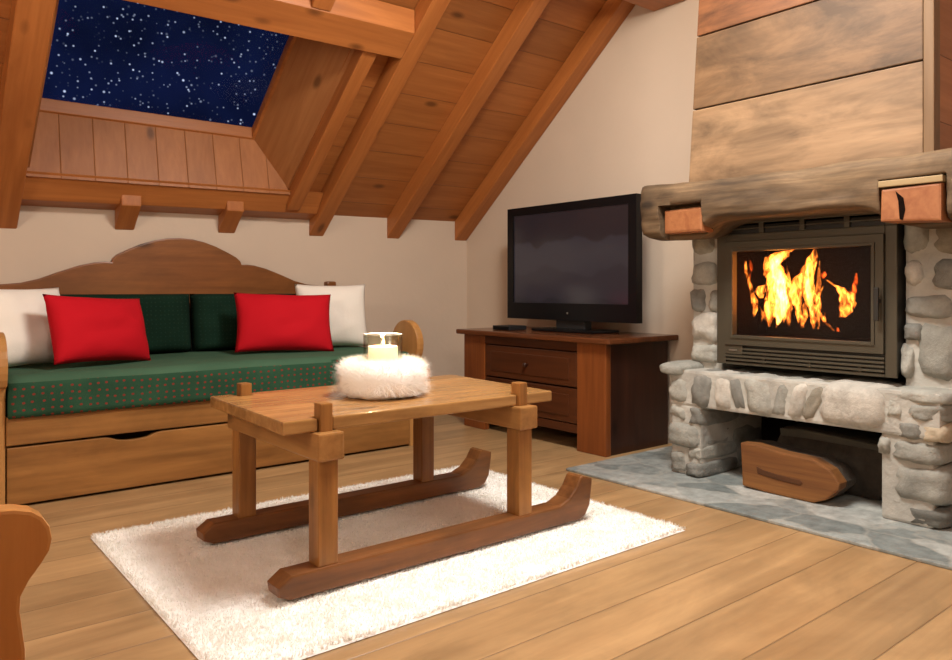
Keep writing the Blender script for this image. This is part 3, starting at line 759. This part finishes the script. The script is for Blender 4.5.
tv = thing('television', 'large black flat television standing on the red-brown cabinet', 'television', (3.17, 3.06, .605))
TY0, TY1, TZ0, TZ1, TX = 2.542, 3.572, .672, 1.362, 3.15
bm = bmesh.new()
for a in ((TY0, TY0+.055, TZ0, TZ1), (TY1-.055, TY1, TZ0, TZ1), (TY0+.055, TY1-.055, TZ1-.05, TZ1), (TY0+.055, TY1-.055, TZ0, TZ0+.10)): box(bm, TX, TX+.05, *a)
bmesh.ops.remove_doubles(bm, verts=bm.verts, dist=.0001)
obj('bezel', bm, M['tv'], tv)
bm = newbox(TX+.045, TX+.085, TY0+.05, TY1-.05, TZ0+.06, TZ1-.05, b=.012); obj('rear_housing', bm, M['tv_m'], tv)
def screen_mat():  # dim reflection of the room, painted as glowing wavy bands
    m, nt, b = new_mat('painted screen reflection')
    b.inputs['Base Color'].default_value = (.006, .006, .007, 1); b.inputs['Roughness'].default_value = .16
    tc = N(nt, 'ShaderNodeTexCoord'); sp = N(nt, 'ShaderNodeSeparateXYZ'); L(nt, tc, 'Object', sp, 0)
    def wavy_band(scale, seed, base, amp):
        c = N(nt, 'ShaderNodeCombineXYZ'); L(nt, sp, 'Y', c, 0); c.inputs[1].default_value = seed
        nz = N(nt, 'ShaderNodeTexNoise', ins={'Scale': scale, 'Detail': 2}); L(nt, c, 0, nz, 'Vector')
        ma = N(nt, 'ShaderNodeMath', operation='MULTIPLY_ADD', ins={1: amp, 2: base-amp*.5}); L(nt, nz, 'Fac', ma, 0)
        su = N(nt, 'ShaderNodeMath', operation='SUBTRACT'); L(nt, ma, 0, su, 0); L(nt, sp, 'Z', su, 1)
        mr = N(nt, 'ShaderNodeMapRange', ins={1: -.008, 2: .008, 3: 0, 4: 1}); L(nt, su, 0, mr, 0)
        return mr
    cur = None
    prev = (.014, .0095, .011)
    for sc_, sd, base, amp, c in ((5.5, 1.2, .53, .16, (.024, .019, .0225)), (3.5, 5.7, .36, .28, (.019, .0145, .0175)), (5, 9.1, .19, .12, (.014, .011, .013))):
        mr = wavy_band(sc_, sd, base, amp)
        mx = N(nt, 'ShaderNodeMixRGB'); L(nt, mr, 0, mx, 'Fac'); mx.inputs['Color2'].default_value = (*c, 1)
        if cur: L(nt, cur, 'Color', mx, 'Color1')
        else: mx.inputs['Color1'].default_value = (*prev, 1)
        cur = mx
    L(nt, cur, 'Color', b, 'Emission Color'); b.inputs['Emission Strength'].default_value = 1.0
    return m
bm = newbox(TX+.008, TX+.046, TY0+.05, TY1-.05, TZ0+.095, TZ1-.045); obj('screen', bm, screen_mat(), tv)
bm = bmesh.new(); box(bm, TX-.06, TX+.17, 2.80, 3.29, .606, .622, b=.006); obj('stand_base', bm, M['tv'], tv)
bm = bmesh.new(); box(bm, TX+.02, TX+.08, 2.93, 3.16, .62, .70, b=.006); obj('stand_neck', bm, M['tv_m'], tv)
bm = bmesh.new(); lathe(bm, 0, 0, [(.006, 0), (.006, .003), (.004, .004)], 16)
bmesh.ops.transform(bm, matrix=Matrix.Translation((TX-.0005, 3.045, .715)) @ Matrix.Rotation(-PI/2, 4, 'Y'), verts=bm.verts)
obj('badge', bm, M['badge'], tv)
bx_ = thing('set_top_box', 'small flat black box on the cabinet beside the television stand', 'box', (3.06, 3.45, .605))
bm = newbox(2.99, 3.13, 3.37, 3.53, .606, .632, b=.004); obj('body', bm, M['tv_m'], bx_)
bm = newbox(2.986, 2.992, 3.38, 3.52, .610, .628, b=.001); obj('front_panel', bm, M['tv'], bx_)

# ------------------------------------------------------------------ daybed
bed = thing('daybed', 'pine daybed with a scrolled backboard and a drawer, along the back wall', 'sofa', (1.36, 3.8, 0))
BX0, BX1, BF, BB = .408, 2.283, 3.385, 4.25
half = [(0, 1.139), (.07, 1.134), (.132, 1.121), (.2, 1.098), (.264, 1.068), (.318, 1.04), (.342, 1.018), (.350, .998), (.385, .999), (.43, .994), (.5, .977), (.6, .940), (.68, .907), (.76, .886), (.86, .877), (.96, .872)]
C0 = 1.335
top = [(C0-a, z) for a, z in half[::-1]] + [(C0+a, z) for a, z in half[1:]]
bm = bmesh.new(); prism(bm, top + [(C0+.97, .12), (C0-.93, .12)], 'y', BB, BB+.045, b=.008)
obj('backboard', bm, M['sofa_back'], bed)
bm = newbox(2.235, 2.30, BB-.005, BB+.05, .12, .905, b=.012); obj('back_post', bm, M['sofa_back'], bed)
bm = bmesh.new(); prism(bm, [(BX0, .245), (BX1, .245), (BX1, .355), (BX0, .355)], 'y', BF, BF+.03, b=.005)
obj('front_rail', bm, M['sofa_x'], bed)
bm = bmesh.new()
pts = [(BX0+.003, .012), (BX1-.003, .012), (BX1-.003, .236)] + [(c+a, .236-d) for c in (1.84, .87) for a, d in ((.11, 0), (.085, .006), (.06, .017), (.03, .021), (0, .022), (-.03, .021), (-.06, .017), (-.085, .006), (-.11, 0))] + [(BX0+.003, .236)]
prism(bm, pts, 'y', BF+.004, BF+.03, b=.004)
dw = obj('drawer', bm, M['sofa_x'], bed)
bm = newbox(BX0+.02, BX1-.02, BF+.03, BB-.02, .03, .05); obj('drawer_bottom', bm, M['sofa_x'], dw)
bm = newbox(BX0, BX1, BF+.03, BB, .325, .35); obj('slat_base', bm, M['sofa_x'], bed)
def paddle(yc, w, ztop, zneck, y0, y1):
    """side outline (y,z) of an end panel whose front post ends in a rounded paddle"""
    pts = [(y0+.035, 0.0), (y0+.035, zneck-.05), (y0+.02, zneck)]
    cz = ztop - w/2
    for i in range(0, 21):
        a = math.radians(215 - i*250/20)
        pts.append((yc + math.cos(a)*w/2, cz + math.sin(a)*w/2*1.0))
    pts += [(y1-.3, zneck+.03), (y1, zneck+.06), (y1, 0.0)]
    return pts
for xs, nm in ((BX1, 1), (BX0-.045, 0)):
    pts = paddle(3.45, .26, .685, .47, 3.36, 4.25)
    bm = bmesh.new(); prism(bm, pts, 'x', xs+.001, xs+.044, b=.006)
    obj('end_panel', bm, M['sofa_z'], bed)

# mattress: rounded box with a sagging top; plain top, dotted front
def mattress():
    t = bmesh.new()
    x0, x1, y0, y1, z0, z1 = BX0+.006, BX1-.006, BF-.01, 4.243, .352, .515
    box(t, x0, x1, y0, y1, z0, z1)
    bmesh.ops.subdivide_edges(t, edges=[e for e in t.edges if abs((e.verts[0].co-e.verts[1].co).x) > .5], cuts=50, use_grid_fill=True)
    bmesh.ops.subdivide_edges(t, edges=[e for e in t.edges if abs((e.verts[0].co-e.verts[1].co).y) > .5], cuts=20, use_grid_fill=True)
    bmesh.ops.subdivide_edges(t, edges=[e for e in t.edges if abs((e.verts[0].co-e.verts[1].co).z) > .1], cuts=6, use_grid_fill=True)
    for v in t.verts:
        c = v.co
        rr = .05
        # round the long front top edge
        dy, dz = y0+rr-c.y, c.z-(z1-rr)
        if dy > 0 and dz > 0:
            m_ = max(dy, dz); k = m_/math.hypot(dy, dz)
            c.y = y0+rr-dy*k; c.z = z1-rr+dz*k
        n = noise.noise(Vector((c.x*3, c.y*3, 0)))
        if c.z > z0+.01: c.z += .006*n*(c.z-z0)/(z1-z0)
        if c.y < y0+.08: c.y += .006*noise.noise(Vector((c.x*4, 0, c.z*6)))-.004
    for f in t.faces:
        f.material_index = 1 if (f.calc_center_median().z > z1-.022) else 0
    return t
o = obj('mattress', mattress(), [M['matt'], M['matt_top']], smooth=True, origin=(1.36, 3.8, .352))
tag(o, 'green fitted mattress with small red dots on the daybed', 'mattress')

def cushion_bm(w, h, t, pinch=.06, nx=28, nz=24, seed=0, lump=.012, p=2.6, sq=.55):
    """pillow standing in its local xz plane, thickness along y"""
    bm = bmesh.new(); front, back = {}, {}
    for i in range(nx+1):
        for j in range(nz+1):
            u, v = -1+2*i/nx, -1+2*j/nz
            th = max(0, (1-abs(u)**p)*(1-abs(v)**p))**sq*t/2
            # edges bow inwards between the corners
            x = u*w/2*(1-pinch*(1-v*v)*abs(u)**3); z = v*h/2*(1-pinch*(1-u*u)*abs(v)**3)
            nn = noise.noise(Vector((u*2.2+seed, v*2.2, seed)))*lump
            edge = (i in (0, nx) or j in (0, nz))
            f = bm.verts.new((x, -th-(0 if edge else nn*(th/(t/2))), z)); front[i, j] = f
            back[i, j] = f if edge else bm.verts.new((x, th, z))
    for i in range(nx):
        for j in range(nz):
            bm.faces.new([front[i, j], front[i+1, j], front[i+1, j+1], front[i, j+1]])
            q = [back[i, j], back[i, j+1], back[i+1, j+1], back[i+1, j]]
            if len(set(q)) == 4:
                try: bm.faces.new(q)
                except ValueError: pass
    return bm
def cushion(name, label, cat, mat, loc, rotz, lean, w, h, t, group=None, roll=0, **k):
    bm = cushion_bm(w, h, t, **k)
    mtx = Matrix.Rotation(rotz, 4, 'Z') @ Matrix.Rotation(lean, 4, 'X') @ Matrix.Rotation(roll, 4, 'Y') 
    bmesh.ops.transform(bm, matrix=mtx, verts=bm.verts)
    zmin = min(v.co.z for v in bm.verts)
    for v in bm.verts: v.co.z -= zmin
    for v in bm.verts: v.co += Vector(loc)
    o = obj(name, bm, mat, smooth=True, origin=loc); tag(o, label, cat, group); return o
GB = 'dark green back cushions on the daybed'
for xc, lb in ((.90, 'dark green dotted back cushion, left one against the daybed backboard'), (1.80, 'dark green dotted back cushion, right one against the daybed backboard')):
    cushion('back_cushion', lb, 'cushion', M['cush'], (xc, 4.125, .517), 0, math.radians(-8), .899, .315, .17, GB, pinch=.005, p=12, sq=.4, lump=.008, seed=xc)
cushion('throw_pillow', 'bright red rectangular pillow on the left side of the daybed', 'pillow', M['red'], (.80, 3.665, .515), math.radians(26), math.radians(-18), .49, .31, .16, 'red pillows on the daybed', seed=2, roll=math.radians(3))
cushion('throw_pillow', 'bright red rectangular pillow on the right side of the daybed', 'pillow', M['red'], (1.73, 3.77, .515), math.radians(-14), math.radians(-20), .52, .33, .16, 'red pillows on the daybed', seed=5, roll=math.radians(1.5))
cushion('throw_pillow', 'white square pillow behind the red one at the left end of the daybed', 'pillow', M['white_cloth'], (.525, 3.80, .517), math.radians(24), math.radians(-19), .40, .365, .17, 'white pillows on the daybed', seed=8)
cushion('throw_pillow', 'white square pillow behind the red one at the right end of the daybed', 'pillow', M['white_cloth'], (2.10, 3.93, .517), math.radians(-16), math.radians(-14), .42, .38, .17, 'white pillows on the daybed', seed=11)

# ------------------------------------------------------------------ rug
def pile_tris(pts, hmin, hmax, wid, rnd, out):
    for (x, y, z, nx_, ny_, nz_) in pts:
        h = rnd.uniform(hmin, hmax); a = rnd.uniform(0, 2*PI); w = wid*rnd.uniform(.7, 1.3)
        l = rnd.uniform(.2, .75)*h; b = rnd.uniform(0, 2*PI)
        dx, dy = math.cos(a)*w, math.sin(a)*w
        i = len(out[0])
        out[0].extend([(x-dx, y-dy, z), (x+dx, y+dy, z), (x+nx_*h+math.cos(b)*l, y+ny_*h+math.sin(b)*l, z+nz_*h)])
        out[1].append((i, i+1, i+2))
def rug_mat():
    m, nt, b = new_mat('white shag wool')
    b.inputs['Roughness'].default_value = 1; b.inputs['Specular IOR Level'].default_value = .05
    tc = N(nt, 'ShaderNodeTexCoord'); nz = N(nt, 'ShaderNodeTexNoise', ins={'Scale': 9, 'Detail': 5}); L(nt, tc, 'Object', nz, 'Vector')
    r = ramp(nt, [(.3, (.88, .88, .84)), (.6, (.96, .965, .94))]); L(nt, nz, 'Fac', r, 'Fac'); L(nt, r, 'Color', b, 'Base Color')
    return m
def thin_fibre(m, col):
    nt = m.node_tree; b = nt.nodes['Principled BSDF']; o = [n for n in nt.nodes if n.type == 'OUTPUT_MATERIAL'][0]
    t = N(nt, 'ShaderNodeBsdfTranslucent'); t.inputs[0].default_value = (*col, 1)
    mx = N(nt, 'ShaderNodeMixShader', ins={0: .45}); L(nt, b, 0, mx, 1); L(nt, t, 0, mx, 2); L(nt, mx, 0, o, 'Surface')
M['rug'] = rug_mat()
M['rug_pile'] = rug_mat(); thin_fibre(M['rug_pile'], (.97, .96, .92))
RX0, RX1, RY0, RY1 = .585, 2.235, 1.585, 2.82
rug = thing('rug', 'white shaggy rectangular rug lying on the floor under the coffee table', 'rug', (1.41, 2.2, 0))
bm = bmesh.new(); bmesh.ops.create_grid(bm, x_segments=150, y_segments=112, size=1)
for v in bm.verts:
    x = RX0+(v.co.x+1)/2*(RX1-RX0); y = RY0+(v.co.y+1)/2*(RY1-RY0)
    ed = min(x-RX0, RX1-x, y-RY0, RY1-y)
    h = .012 + .004*noise.noise(Vector((x*40, y*40, 0))) + .003*noise.noise(Vector((x*12, y*12, 5)))
    v.co = (x, y, h if ed > .004 else .002)
obj('backing', bm, M['rug'], rug, smooth=True)
rr = random.Random(3); out = ([], []); pts = []
for _ in range(95000):
    x, y = rr.uniform(RX0, RX1), rr.uniform(RY0, RY1)
    e = .006*noise.noise(Vector((x*9, y*9, 2)))
    pts.append((x+e, y+e, .008, 0, 0, 1))
pile_tris(pts, 0.007, .014, .0030, rr, out)
me = bpy.data.meshes.new('pile'); lx, ly = 1.41, 2.2
me.from_pydata([(x-lx, y-ly, z) for x, y, z in out[0]], [], out[1]); me.materials.append(M['rug_pile'])
o = bpy.data.objects.new('pile', me); COL.objects.link(o); o.parent = rug; o['kind'] = 'stuff'

# ------------------------------------------------------------------ sledge coffee table
RZ = .0225    # top of the pile under the runners
tb = thing('coffee_table', 'brown wooden coffee table built like a sledge on two runners, standing on the white rug', 'table', (1.36, 2.18, RZ))
LX = (.985, 1.725); LY = (1.895, 2.465)
def runner(yc):
    h0, h1 = RZ, RZ+.066
    pts = [(.87, h0), (.838, h0+.014), (.834, h0+.04), (.872, h1), (1.89, h1), (1.935, h1+.018), (1.97, h1+.05), (1.992, h1+.085), (2.003, h1+.09), (2.05, h1+.074), (2.05, h1+.056), (2.038, h0+.045), (2.015, h0+.012), (1.985, h0)]
    bm = bmesh.new(); prism(bm, pts, 'y', yc-.038, yc+.038, b=.007)
    return bm
for y in LY:
    obj('runner', runner(y), M['runner'], tb)
    for x in LX:
        bm = newbox(x-.030, x+.030, y-.032, y+.032, RZ+.064, .382, b=.005)
        lg_ = obj('leg', bm, M['table_z'], tb)
        bm = newbox(x-.019, x+.019, y-.021, y+.021, .455, .535, b=.004); obj('stake', bm, M['table_z'], lg_)
for x in LX:
    bm = newbox(x-.04, x+.04, LY[0]-.05, LY[1]+.05, .38, .457, b=.006); obj('bolster', bm, M['table_y'], tb)
# top with notches for the four stakes
def notch_outline():
    x0, x1, y0, y1 = .885, 1.88, LY[0]-.012, LY[1]+.04
    g = .025
    pts = [(x0-.025, y0)]
    for x in LX: pts += [(x-g, y0), (x-g, LY[0]+g), (x+g, LY[0]+g), (x+g, y0)]
    pts += [(x1-.012, y0), (x1+.02, y1)]
    for x in LX[::-1]: pts += [(x+g, y1), (x+g, LY[1]-g), (x-g, LY[1]-g), (x-g, y1)]
    pts += [(x0, y1)]
    return pts
bm = bmesh.new(); prism(bm, notch_outline(), 'z', .458, .495, b=.005)
obj('tabletop', bm, M['table_x'], tb)

# fur ring with candle and glass ------------------------------------
CX_, CY_ = 1.345, 2.16
TZ = .4955
def fur_mat():
    m, nt, b = new_mat('white fluffy fur')
    b.inputs['Base Color'].default_value = (.97, .96, .93, 1); b.inputs['Roughness'].default_value = 1
    b.inputs['Specular IOR Level'].default_value = .05
    b.inputs['Subsurface Weight'].default_value = .0
    return m
M['fur'] = fur_mat(); M['hair'] = fur_mat(); thin_fibre(M['hair'], (.98, .97, .95))
fr = thing('fur_wreath', 'fluffy white fur wreath round the candle on the coffee table', 'decoration', (CX_, CY_, TZ))
SQ = lambda b: (abs(math.cos(b))**3.2+abs(math.sin(b))**3.2)**(-1/3.2)
bm = bmesh.new(); n1, n2 = 48, 18; rings = []
RM, rm, zm = .098, .043, .054
for i in range(n1):
    a = 2*PI*i/n1; ring = []
    for j in range(n2):
        b_ = 2*PI*j/n2; k = SQ(b_)+.12*noise.noise(Vector((math.cos(a)*2.5, math.sin(a)*2.5, b_)))
        r_ = RM+rm*k*math.cos(b_); ring.append(bm.verts.new((CX_+r_*math.cos(a), CY_+r_*math.sin(a), TZ+max(.001, zm+zm*.98*k*math.sin(b_)))))
    rings.append(ring)
for i in range(n1):
    for j in range(n2): bm.faces.new([rings[i][j], rings[(i+1) % n1][j], rings[(i+1) % n1][(j+1) % n2], rings[i][(j+1) % n2]])
obj('core', bm, M['fur'], fr, smooth=True)
out = ([], []); pts = []
for _ in range(26000):
    a, b_ = rr.uniform(0, 2*PI), rr.uniform(-.9, PI+.9)
    nx_, ny_, nz_ = math.cos(a)*math.cos(b_), math.sin(a)*math.cos(b_), math.sin(b_)
    r_ = RM+rm*.95*SQ(b_)*math.cos(b_)
    z_ = TZ+max(.002, zm+zm*.95*SQ(b_)*math.sin(b_))
    if z_ < TZ+.02: nz_ = max(nz_, -.05)
    pts.append((CX_+r_*math.cos(a), CY_+r_*math.sin(a), z_, nx_, ny_, nz_))
pile_tris(pts, 0.012, .032, .0010, rr, out)
me = bpy.data.meshes.new('hair'); me.from_pydata([(x-CX_, y-CY_, max(z-TZ, .001)) for x, y, z in out[0]], [], out[1]); me.materials.append(M['hair'])
o = bpy.data.objects.new('hair', me); COL.objects.link(o); o.parent = fr; o['kind'] = 'stuff'

gl = thing('candle_glass', 'clear glass cylinder round the candle in the fur wreath on the coffee table', 'glass', (CX_, CY_, TZ))
bm = bmesh.new()
lathe(bm, CX_, CY_, [(.066, TZ+.001), (.066, TZ+.203), (.0653, TZ+.205), (.0633, TZ+.205), (.0627, TZ+.203), (.0627, TZ+.007), (.002, TZ+.007)], 48, close=False)
bm.faces.new([v for v in bm.verts if abs(v.co.z-(TZ+.001)) < 1e-5])
def candle_glass():
    m = bpy.data.materials.new('clear glass'); m.use_nodes = True; nt = m.node_tree; nt.nodes.clear()
    o = N(nt, 'ShaderNodeOutputMaterial'); mx = N(nt, 'ShaderNodeMixShader')
    t = N(nt, 'ShaderNodeBsdfTransparent'); t.inputs[0].default_value = (.90, .91, .86, 1)
    g = N(nt, 'ShaderNodeBsdfGlossy', ins={'Roughness': .03})
    lw = N(nt, 'ShaderNodeLayerWeight', ins={'Blend': .35}); pw = N(nt, 'ShaderNodeMath', operation='POWER', ins={1: 2.0}); L(nt, lw, 'Facing', pw, 0)
    ma = N(nt, 'ShaderNodeMath', operation='MULTIPLY_ADD', ins={1: .45, 2: .05}); L(nt, pw, 0, ma, 0); L(nt, ma, 0, mx, 0)
    L(nt, t, 0, mx, 1); L(nt, g, 0, mx, 2); L(nt, mx, 0, o, 'Surface')
    return m
obj('cylinder', bm, candle_glass(), gl, smooth=True)
m, nt, b = new_mat('cream candle wax'); b.inputs['Base Color'].default_value = (.93, .88, .74, 1); b.inputs['Roughness'].default_value = .5
b.inputs['Emission Color'].default_value = (1, .72, .38, 1); b.inputs['Emission Strength'].default_value = .38  # the flame's glow through the wax, put in as emission
b.inputs['Subsurface Weight'].default_value = .4; b.inputs['Subsurface Radius'].default_value = (.03, .015, .006); b.inputs['Subsurface Scale'].default_value = .5
M['wax'] = m
bm = bmesh.new()
tr = [[bm.verts.new(((.0641+.0016*math.cos(2*PI*j/8))*math.cos(2*PI*i/48)+CX_, (.0641+.0016*math.cos(2*PI*j/8))*math.sin(2*PI*i/48)+CY_, TZ+.2055+.0016*math.sin(2*PI*j/8))) for j in range(8)] for i in range(48)]
for i in range(48):
    for j in range(8): bm.faces.new([tr[i][j], tr[(i+1) % 48][j], tr[(i+1) % 48][(j+1) % 8], tr[i][(j+1) % 8]])
obj('rim', bm, plain('polished glass rim', (.62, .60, .52), .12), gl, smooth=True)
cd = thing('candle', 'thick cream pillar candle burning inside the glass cylinder', 'candle', (CX_, CY_, TZ+.0075))
bm = bmesh.new(); zt = TZ+.166
lathe(bm, CX_, CY_, [(.049, TZ+.0075), (.050, TZ+.012), (.050, zt-.003), (.047, zt), (.030, zt-.004), (.012, zt-.007), (.002, zt-.0075)], 40)
obj('wax', bm, M['wax'], cd, smooth=True)
bm = tube(bmesh.new(), [(CX_, CY_, zt-.009), (CX_+.001, CY_, zt), (CX_+.003, CY_, zt+.007)], .0013, 8); obj('wick', bm, M['metal_dk'], cd)
bm = bmesh.new(); lathe(bm, CX_+.002, CY_, [(.001, zt+.002), (.0036, zt+.006), (.0048, zt+.011), (.004, zt+.017), (.0022, zt+.023), (.0004, zt+.029)], 16)
obj('flame', bm, emis('candle flame', (1, .62, .18), 14), cd, smooth=True)
li = bpy.data.lights.new('candle_glow', 'POINT'); li.energy = 2.6; li.color = (1, .72, .42); li.shadow_soft_size = .01
lo = bpy.data.objects.new('candle_glow', li); COL.objects.link(lo); lo.location = (CX_+.002, CY_, zt+.055)

# ------------------------------------------------------------------ wooden armchair at the lower left
M['chair'] = wood('lightened armchair pine', (.56, .275, .08), (.40, .175, .046), 'Z', rough=.35)  # arm wood lightened in colour to stand in for missing light
ch = thing('armchair', 'pine armchair with rounded arm ends, partly in view at the lower left', 'chair', (-.2, 1.45, 0))

def arm(y):
    pts = [(.16, 0), (.158, .38), (.152, .43), (.153, .45), (.162, .468), (.176, .487), (.186, .503), (.189, .518), (.186, .535), (.178, .549), (.165, .559), (.145, .565), (.11, .568),
           (.05, .562), (.0, .545), (-.05, .53), (-.2, .525), (-.56, .525), (-.60, .50), (-.60, 0), (-.54, 0), (-.53, .2), (-.45, .26), (-.05, .26), (.07, .2), (.08, 0)]
    bm = bmesh.new(); prism(bm, pts, 'y', y-.02, y+.02, b=.005); return bm
obj('arm_panel', arm(1.15), M['chair'], ch); obj('arm_panel', arm(1.79), M['chair'], ch)
obj('seat', newbox(-.58, .12, 1.171, 1.769, .27, .32, b=.01), M['sofa_x'], ch)
bm = bmesh.new(); prism(bm, [(-.50, .30), (-.54, .30), (-.68, .95), (-.64, .95)], 'y', 1.171, 1.769, b=.008); obj('backrest', bm, M['sofa_z'], ch)

# ------------------------------------------------------------------ lights and camera
def area(name, loc, target, size, power, col):
    l = bpy.data.lights.new(name, 'AREA'); l.shape = 'DISK'; l.size = size; l.energy = power; l.color = col
    o = bpy.data.objects.new(name, l); COL.objects.link(o); o.location = loc
    o.rotation_euler = (Vector(target)-Vector(loc)).to_track_quat('-Z', 'Y').to_euler(); return o
def lamp(name, loc, power, col, rad):
    l = bpy.data.lights.new(name, 'POINT'); l.energy = power; l.color = col; l.shadow_soft_size = rad
    o = bpy.data.objects.new(name, l); COL.objects.link(o); o.location = loc; return o
lamp('ceiling_lamp', (1.85, 1.75, 2.45), 70, (1, .90, .76), .16)
lamp('rear_lamp', (.3, -.8, 2.3), 168, (1, .955, .88), .35)
lamp('side_fill', (-1.2, 1.6, 1.7), 58, (1, .90, .76), .25)  # unseen fill light added to lift the left of the back wall
area('downlight', (1.75, 1.35, 2.5), (1.7, 1.35, 0), .7, 56, (1, .98, .94))

cam = bpy.data.cameras.new('camera'); co = bpy.data.objects.new('camera', cam); COL.objects.link(co)
cam.sensor_fit = 'HORIZONTAL'; cam.sensor_width = 36; cam.lens = 748/952*36
cam.shift_x = 0; cam.shift_y = -40/952
cam.clip_start = .02
co.location = (0, 0, .85)
yaw = math.atan2(.7771, .6293)
co.rotation_euler = (PI/2, 0, yaw-PI/2)
SC.camera = co
vs = SC.view_settings; vs.view_transform = 'Standard'; vs.look = 'None'; vs.gamma = 1; vs.use_curve_mapping = False; vs.exposure = .16
SC.cycles.use_denoising = True
SC.cycles.max_bounces = 8; SC.cycles.diffuse_bounces = 5; SC.cycles.transparent_max_bounces = 16
SC.cycles.volume_step_rate = 1.0; SC.cycles.sample_clamp_indirect = 6
